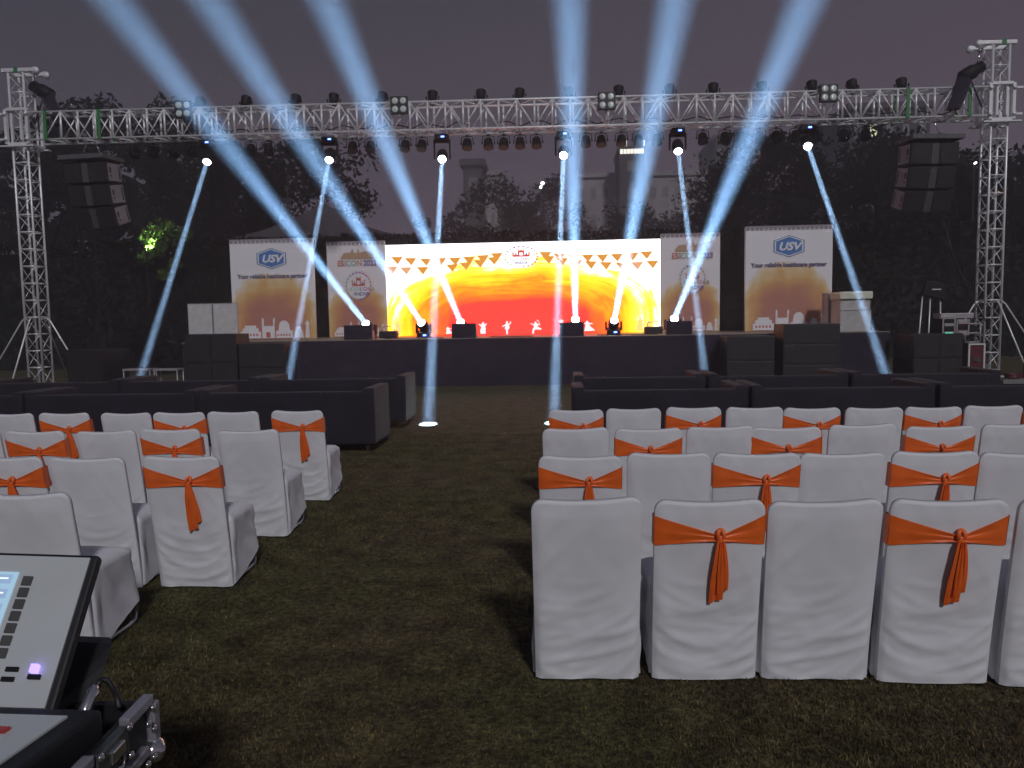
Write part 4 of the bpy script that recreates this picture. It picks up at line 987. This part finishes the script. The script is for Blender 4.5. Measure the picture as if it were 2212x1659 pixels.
building('apartment_building', 1545, 1620, 300, 110, 12, 'far block of flats with one lit window behind the rightmost beam', M['darkfacade'], 4, 6, lit=((4, 1),))
building('apartment_building', 1835, 2010, 235, 70, 10, 'building behind the truss with a bright greenish window', M['darkfacade'], 5, 4, lit=((0, 1),), litm=M['window_warm'])
# dark marquee roof behind the left ESICON banner
p = AT(720, 436, 33); 
t = thing('marquee_tent', 'dark marquee tent with curved roof behind the left banners', 'tent', (p.x - .6, 33.5, 0))
def rf(u, v):
    a = 2 * pi * u; r = .1 + 4.1 * v; k = max(abs(cos(a)), abs(sin(a))); return V((r * cos(a) / k, r * sin(a) / k * .5, 5.25 + (p.z - 5.25) * (1 - v) ** 1.7))
MB().grid(rf, 32, 10, wrap=True).build('roof', M['darkfacade'], t)
for x in (-4, 4): MB().bar((x, -1.6, 0), (x, -1.6, 5.25), .06).build('pole', M['blackmetal'], t)
# lamps far off
def lamp(px, py, Y, r, m, lab, name='street_lamp'):
    p = AT(px, py, Y); t = thing(name, lab, 'lamp', (p.x, Y, 0), 0)
    MB().bar((0, .1, 0), (0, .1, p.z + .1), .06, .04).build('post', M['blackmetal'], t)
    MB().lathe((0, 0, p.z), (0, -1, .1), [(-.1, r * .6), (0, r), (.05, r * .9), (.06, 0)], 12).build('lamp_head', m, t)
lamp(1172, 396, 59, .13, M['whiteled'], 'bright white lamp shining through the distant trees')
lamp(2107, 352, 33, .04, M['whiteled'], 'small white lamp beside the right tower')
lamp(1168, 404, 59.5, .10, M['whiteled'], 'lower white lamp glinting under the bright one among distant trees')
a, b = AT(2158, 411, 60), AT(2200, 411, 60)
t = thing('shop_sign', 'glowing orange sign far off beyond the right tower', 'sign', ((a.x + b.x) / 2, 60, 0)); MB().bar((0, .2, 0), (0, .2, a.z), .1).build('post', M['blackmetal'], t)
for k in range(3): MB().box((-.5 + k * .52, 0, a.z), (.42, .1, .36)).build('lit_panel', M['orangelamp'], t)
# garden spotlight that lights the leaves left of the stage
p = AT(318, 545, 29.6)
t = thing('garden_lamp', 'small garden lamp lighting green leaves left of the stage', 'lamp', (p.x, 29.55, 0))
MB().bar((0, 0, 0), (0, 0, p.z - .1), .03).build('post', M['blackmetal'], t); MB().lathe((0, 0, p.z - .1), (0, .2, 1), [(0, .05), (.1, .09), (.13, .08)], 12).build('lamp_head', M['blackmetal'], t)
l = bpy.data.lights.new('garden_beam', 'SPOT'); l.energy = 900; l.spot_size = rad(95); l.spot_blend = 1; l.color = (.75, 1, .45); l.shadow_soft_size = .05
lo = bpy.data.objects.new('garden_beam', l); COL.objects.link(lo); lo.parent = t; lo.location = (0, 0, p.z + .06); lo.rotation_euler = V((.15, .45, 1)).to_track_quat('-Z', 'Y').to_euler()
R = np.random.default_rng(5); q, ti = leaf_cloud(R, np.array([[p.x + .1, 29.9, p.z + .7], [p.x + .5, 30.0, p.z + .9], [p.x + .3, 29.8, p.z + .2], [p.x - .2, 29.9, p.z - .2], [p.x + 1.0, 29.8, p.z - .5], [p.x + .5, 29.8, p.z - .9], [p.x + 1.3, 29.9, p.z + .6]]), np.array([.5, .45, .4, .3, .3, .25, .4]), 620, .12)
t = thing('leafy_bush', 'lamp-lit green leaf clump on the hedge above the garden lamp', 'bush', (0, 0, 0)); quads('foliage', q, leaf_mat('lit_leaves', (.05, .09, .02), (.10, .17, .04)), t, tint=ti)  # lit copy of the hedge leaves, lamplight put into the paler colour

# ------------------------------------------------------------------ lighting console and its flight case, front left
HX = V((cos(YAW), sin(YAW), 0)); HY = V((-sin(YAW), cos(YAW), 0)); HZ = V((0, 0, 1))
TRc, BRc = PZ(195, 1205, 1.47), PZ(96, 1530, 1.30)
M['key_grey'] = mat('dark_grey_key', (.075, .075, .075), .55)
M['panel'] = mat('console_grey_panel', (.50, .53, .54), .45, var=.06); M['screen_keys'] = glow('touch_screen', (.42, .66, .86), .8); M['key_bright'] = glow('screen_key', (.85, .95, 1.0), 1.3); M['key_mid'] = glow('screen_key_dim', (.34, .50, .76), .8)
con = thing('lighting_console', 'lighting console with lit touch screen at the front left corner', 'lighting console', BRc)
e2 = (TRc - BRc); EL = e2.length; e2.normalize(); e1 = (PZ(195, 1207, 1.47) - PZ(0, 1201, 1.47)).normalized(); en = e1.cross(e2).normalized()      # en points to the viewer
CMx = Matrix((e1, e2, en)).transposed()
def CP(u, v, w=0): return e1 * u + e2 * v + en * w          # console-panel frame, from its lower right corner
def slab(name, u0, u1, v0, v1, w0, w1, m, par=con, bev=0.0):
    return MB().box(CP((u0 + u1) / 2, (v0 + v1) / 2, (w0 + w1) / 2), (abs(u1 - u0), abs(v1 - v0), abs(w1 - w0)), CMx, bev=bev).build(name, m, par)
slab('display_housing', -.62, .013, -.010, EL + .008, -.024, -.004, M['black'], bev=.005)
slab('display_panel', -.60, 0, 0, EL, -.004, .0, M['panel'])
sc_ = slab('touch_screen', -.50, -.124, EL * .36, EL - .034, .0005, .002, M['screen_keys'])
for c in range(4):
    for r in range(6):
        u = -.132 - c * .045; v = EL - .05 - r * .0285
        if v < EL * .38: continue
        slab('screen_key', u - .034, u, v - .008, v + .010, .002, .0035, M['key_mid'], sc_)
        slab('key_caption', u - .026, u - .006, v + .001, v + .0035, .0036, .0042, M['key_bright'], sc_)
for r in range(7): slab('side_button', -.112, -.094, EL - .060 - r * .0225, EL - .042 - r * .0225, .0005, .004, M['key_grey'], bev=.001)
for (u, v) in ((-.075, .062), (-.077, .045)): slab('port', u - .011, u + .011, v - .004, v + .004, .0005, .004, M['blackmetal'])
slab('port', -.043, -.022, .046, .054, .0005, .006, M['blackmetal']); slab('usb_light', -.040, -.028, .056, .070, .001, .012, glow('usb_led', (.30, .22, 1.0), 2.6))
# lower wing with faders
lt_, lb_ = PZ(146, 1546, 1.25), PZ(8, 1642, 1.135)
e4 = (lt_ - lb_); LL = e4.length; e4.normalize(); n4 = e1.cross(e4).normalized(); WM = Matrix((e1, e4, n4)).transposed(); off = lb_ - BRc
def wing(name, u0, u1, v0, v1, w0, w1, m, bev=0.0): return MB().box(off + e1 * ((u0 + u1) / 2) + e4 * ((v0 + v1) / 2) + n4 * ((w0 + w1) / 2), (abs(u1 - u0), abs(v1 - v0), abs(w1 - w0)), WM, bev=bev).build(name, m, con)
wing('control_panel', -.5, 0, -.25, LL, -.004, 0, M['panel']); wing('control_housing', -.52, .035, -.27, LL + .03, -.09, -.0045, M['black'], .008)
wing('red_button', -.075, -.055, LL - .055, LL - .043, 0, .006, glow('red_key', (1, .06, .05), .12), .001)
for k in range(3): wing('button', -.105 - k * .03, -.085 - k * .03, LL - .06, LL - .045, 0, .006, M['blackmetal'], .001)
for k in range(2): wing('button', -.075 - k * .03, -.055 - k * .03, LL - .085, LL - .07, 0, .006, M['blackmetal'], .001)
# rear housing that carries the display
a, b = PZ(243, 1390, 1.50), PZ(200, 1520, 1.42)
hs = MB(); rel = [PZ(150, 1386, 1.50) - BRc, a - BRc, PZ(229, 1432, 1.47) - BRc, PZ(192, 1545, 1.42) - BRc, PZ(96, 1545, 1.38) - BRc]
vs = rel + [q + HX * -.35 for q in rel]; n5 = len(rel)
hs.add([q for q in rel] + [q + HY * .03 - HX * .02 for q in rel], [tuple(range(n5)), tuple(reversed(range(n5, 2 * n5)))] + [(i, n5 + i, n5 + (i + 1) % n5, (i + 1) % n5) for i in range(n5)])
hs.build('rear_housing', M['black'], con)
# flight case tray
cz = PZ(326, 1500, 1.42); fc = thing('flight_case', 'black flight case with aluminium edges and latch under the lighting console', 'case', (cz.x, cz.y, cz.z), YAW)
LN = 1.1
MB().box((-.55, -LN / 2, -.13), (1.09, LN - .01, .02)).box((-.01, -LN / 2, -.07), (.016, LN - .02, .13)).box((-.55, -.01, -.07), (1.06, .016, .12)).build('tray', M['black'], fc)
MB().box((-.55, -LN / 2, -.33), (1.08, LN - .02, .38)).build('lower_case', M['black'], fc)
def edge(name, x, z, y0, y1, s=.02, m='alu'): return MB().box((x, (y0 + y1) / 2, z), (s, abs(y1 - y0), s), bev=.003).build(name, M[m], fc)
M['case_edge'] = mat('aluminium_extrusion', (.40, .39, .44), .38, .5); 
edge('edge_rail', .003, .0, -.015, -.105, .019, 'case_edge'); edge('edge_rail', .003, .0, -.215, -LN, .019, 'case_edge'); edge('lower_rail', .003, -.085, -.04, -LN, .019, 'case_edge')
MB().box((.006, -.010, -.045), (.018, .02, .072), bev=.003).build('corner_rail', M['case_edge'], fc)
def rivets(lst, name='rivet'):
    mb = MB()
    for (y, z) in lst: mb.lathe((.018, y, z), (1, 0, 0), [(0, .0065), (.003, .006), (.0055, .003), (.006, 0)], 10)
    return mb
M['dark_chrome'] = mat('reflection_chrome', (.16, .18, .17), .3, .8)  # chrome latch with its dark green-grey reflections put into the colour
lt = MB().box((.006, -.16, -.022), (.016, .095, .05), bev=.004).build('latch', M['dark_chrome'], fc)
MB().box((.018, -.16, -.018), (.010, .042, .022), bev=.003).tube([(.016, -.185, -.04), (.026, -.16, -.044), (.016, -.135, -.04)], .003, 6).build('latch_lever', M['chrome'], lt)
for (y, z) in ((-.115, .0), (-.115, -.05), (-.207, .0), (-.207, -.05), (-.03, -.01), (-.05, -.03), (-.03, -.05), (-.035, -.1), (-.06, -.1)):
    MB().lathe((.016, y, z), (1, 0, 0), [(0, .0075), (.003, .007), (.006, .0035), (.0065, 0)], 10).build('rivet', M['chrome'], fc)
MB().lathe((.008, -.012, -.1), (1, 0, 0), [(-.02, .02), (0, .024), (.012, .018), (.018, 0)], 14).build('ball_corner', M['chrome'], fc)
for (x, y) in ((-.08, -.08), (-.08, -LN + .1), (-1.0, -.08), (-1.0, -LN + .1)): MB().bar((x, y, -.48), (x, y, -cz.z), .022).build('stand_leg', M['blackmetal'], fc)
# cables at the console
a = [PZ(212, 1480, 1.40), PZ(222, 1468, 1.42), PZ(240, 1478, 1.42), PZ(252, 1500, 1.40), PZ(258, 1530, 1.38)]
tag(MB().tube([a[0], a[0].lerp(a[1], .5) + V((0, 0, .003)), a[1], a[1].lerp(a[2], .5) + V((0, 0, .004)), a[2], a[3], a[4]], .0055, 8).build('cable', M['black']), 'black cable arching behind the lighting console', 'cable')
t = thing('cable_plug', 'silver cable connector plugged into the side of the console', 'plug', PZ(195, 1500, 1.36))
o0 = PZ(195, 1500, 1.36); A, B = PZ(206, 1482, 1.37) - o0, PZ(180, 1545, 1.33) - o0; dd = (B - A)
MB().lathe(A, dd, [(0, .007), (.012, .011), (.02, .009), (.045, .011), (.05, .007), (dd.length, .006)], 14).build('shell', M['chrome'], t)
pts = [B, PZ(192, 1552, 1.32) - o0, PZ(196, 1566, 1.31) - o0, PZ(185, 1580, 1.29) - o0, PZ(150, 1614, 1.24) - o0, PZ(125, 1622, 1.22) - o0]
MB().tube(pts, .0038, 7).build('lead', M['black'], t)

# ------------------------------------------------------------------ hazy air
hz = bpy.data.materials.new('haze'); hz.use_nodes = True; nt = hz.node_tree; nt.nodes.remove(nt.nodes['Principled BSDF'])
v = nt.nodes.new('ShaderNodeVolumePrincipled'); v.inputs['Density'].default_value = .005; v.inputs['Color'].default_value = (.80, .80, .91, 1); v.inputs['Anisotropy'].default_value = .25
nt.links.new(v.outputs[0], nt.nodes['Material Output'].inputs['Volume'])
tag(MB().box((0, 63, 14), (226, 172, 30)).build('haze', hz), kind='stuff')

for o in SC.objects:
    if o.type == 'MESH' and not o.data.materials: print('no material', o.name)
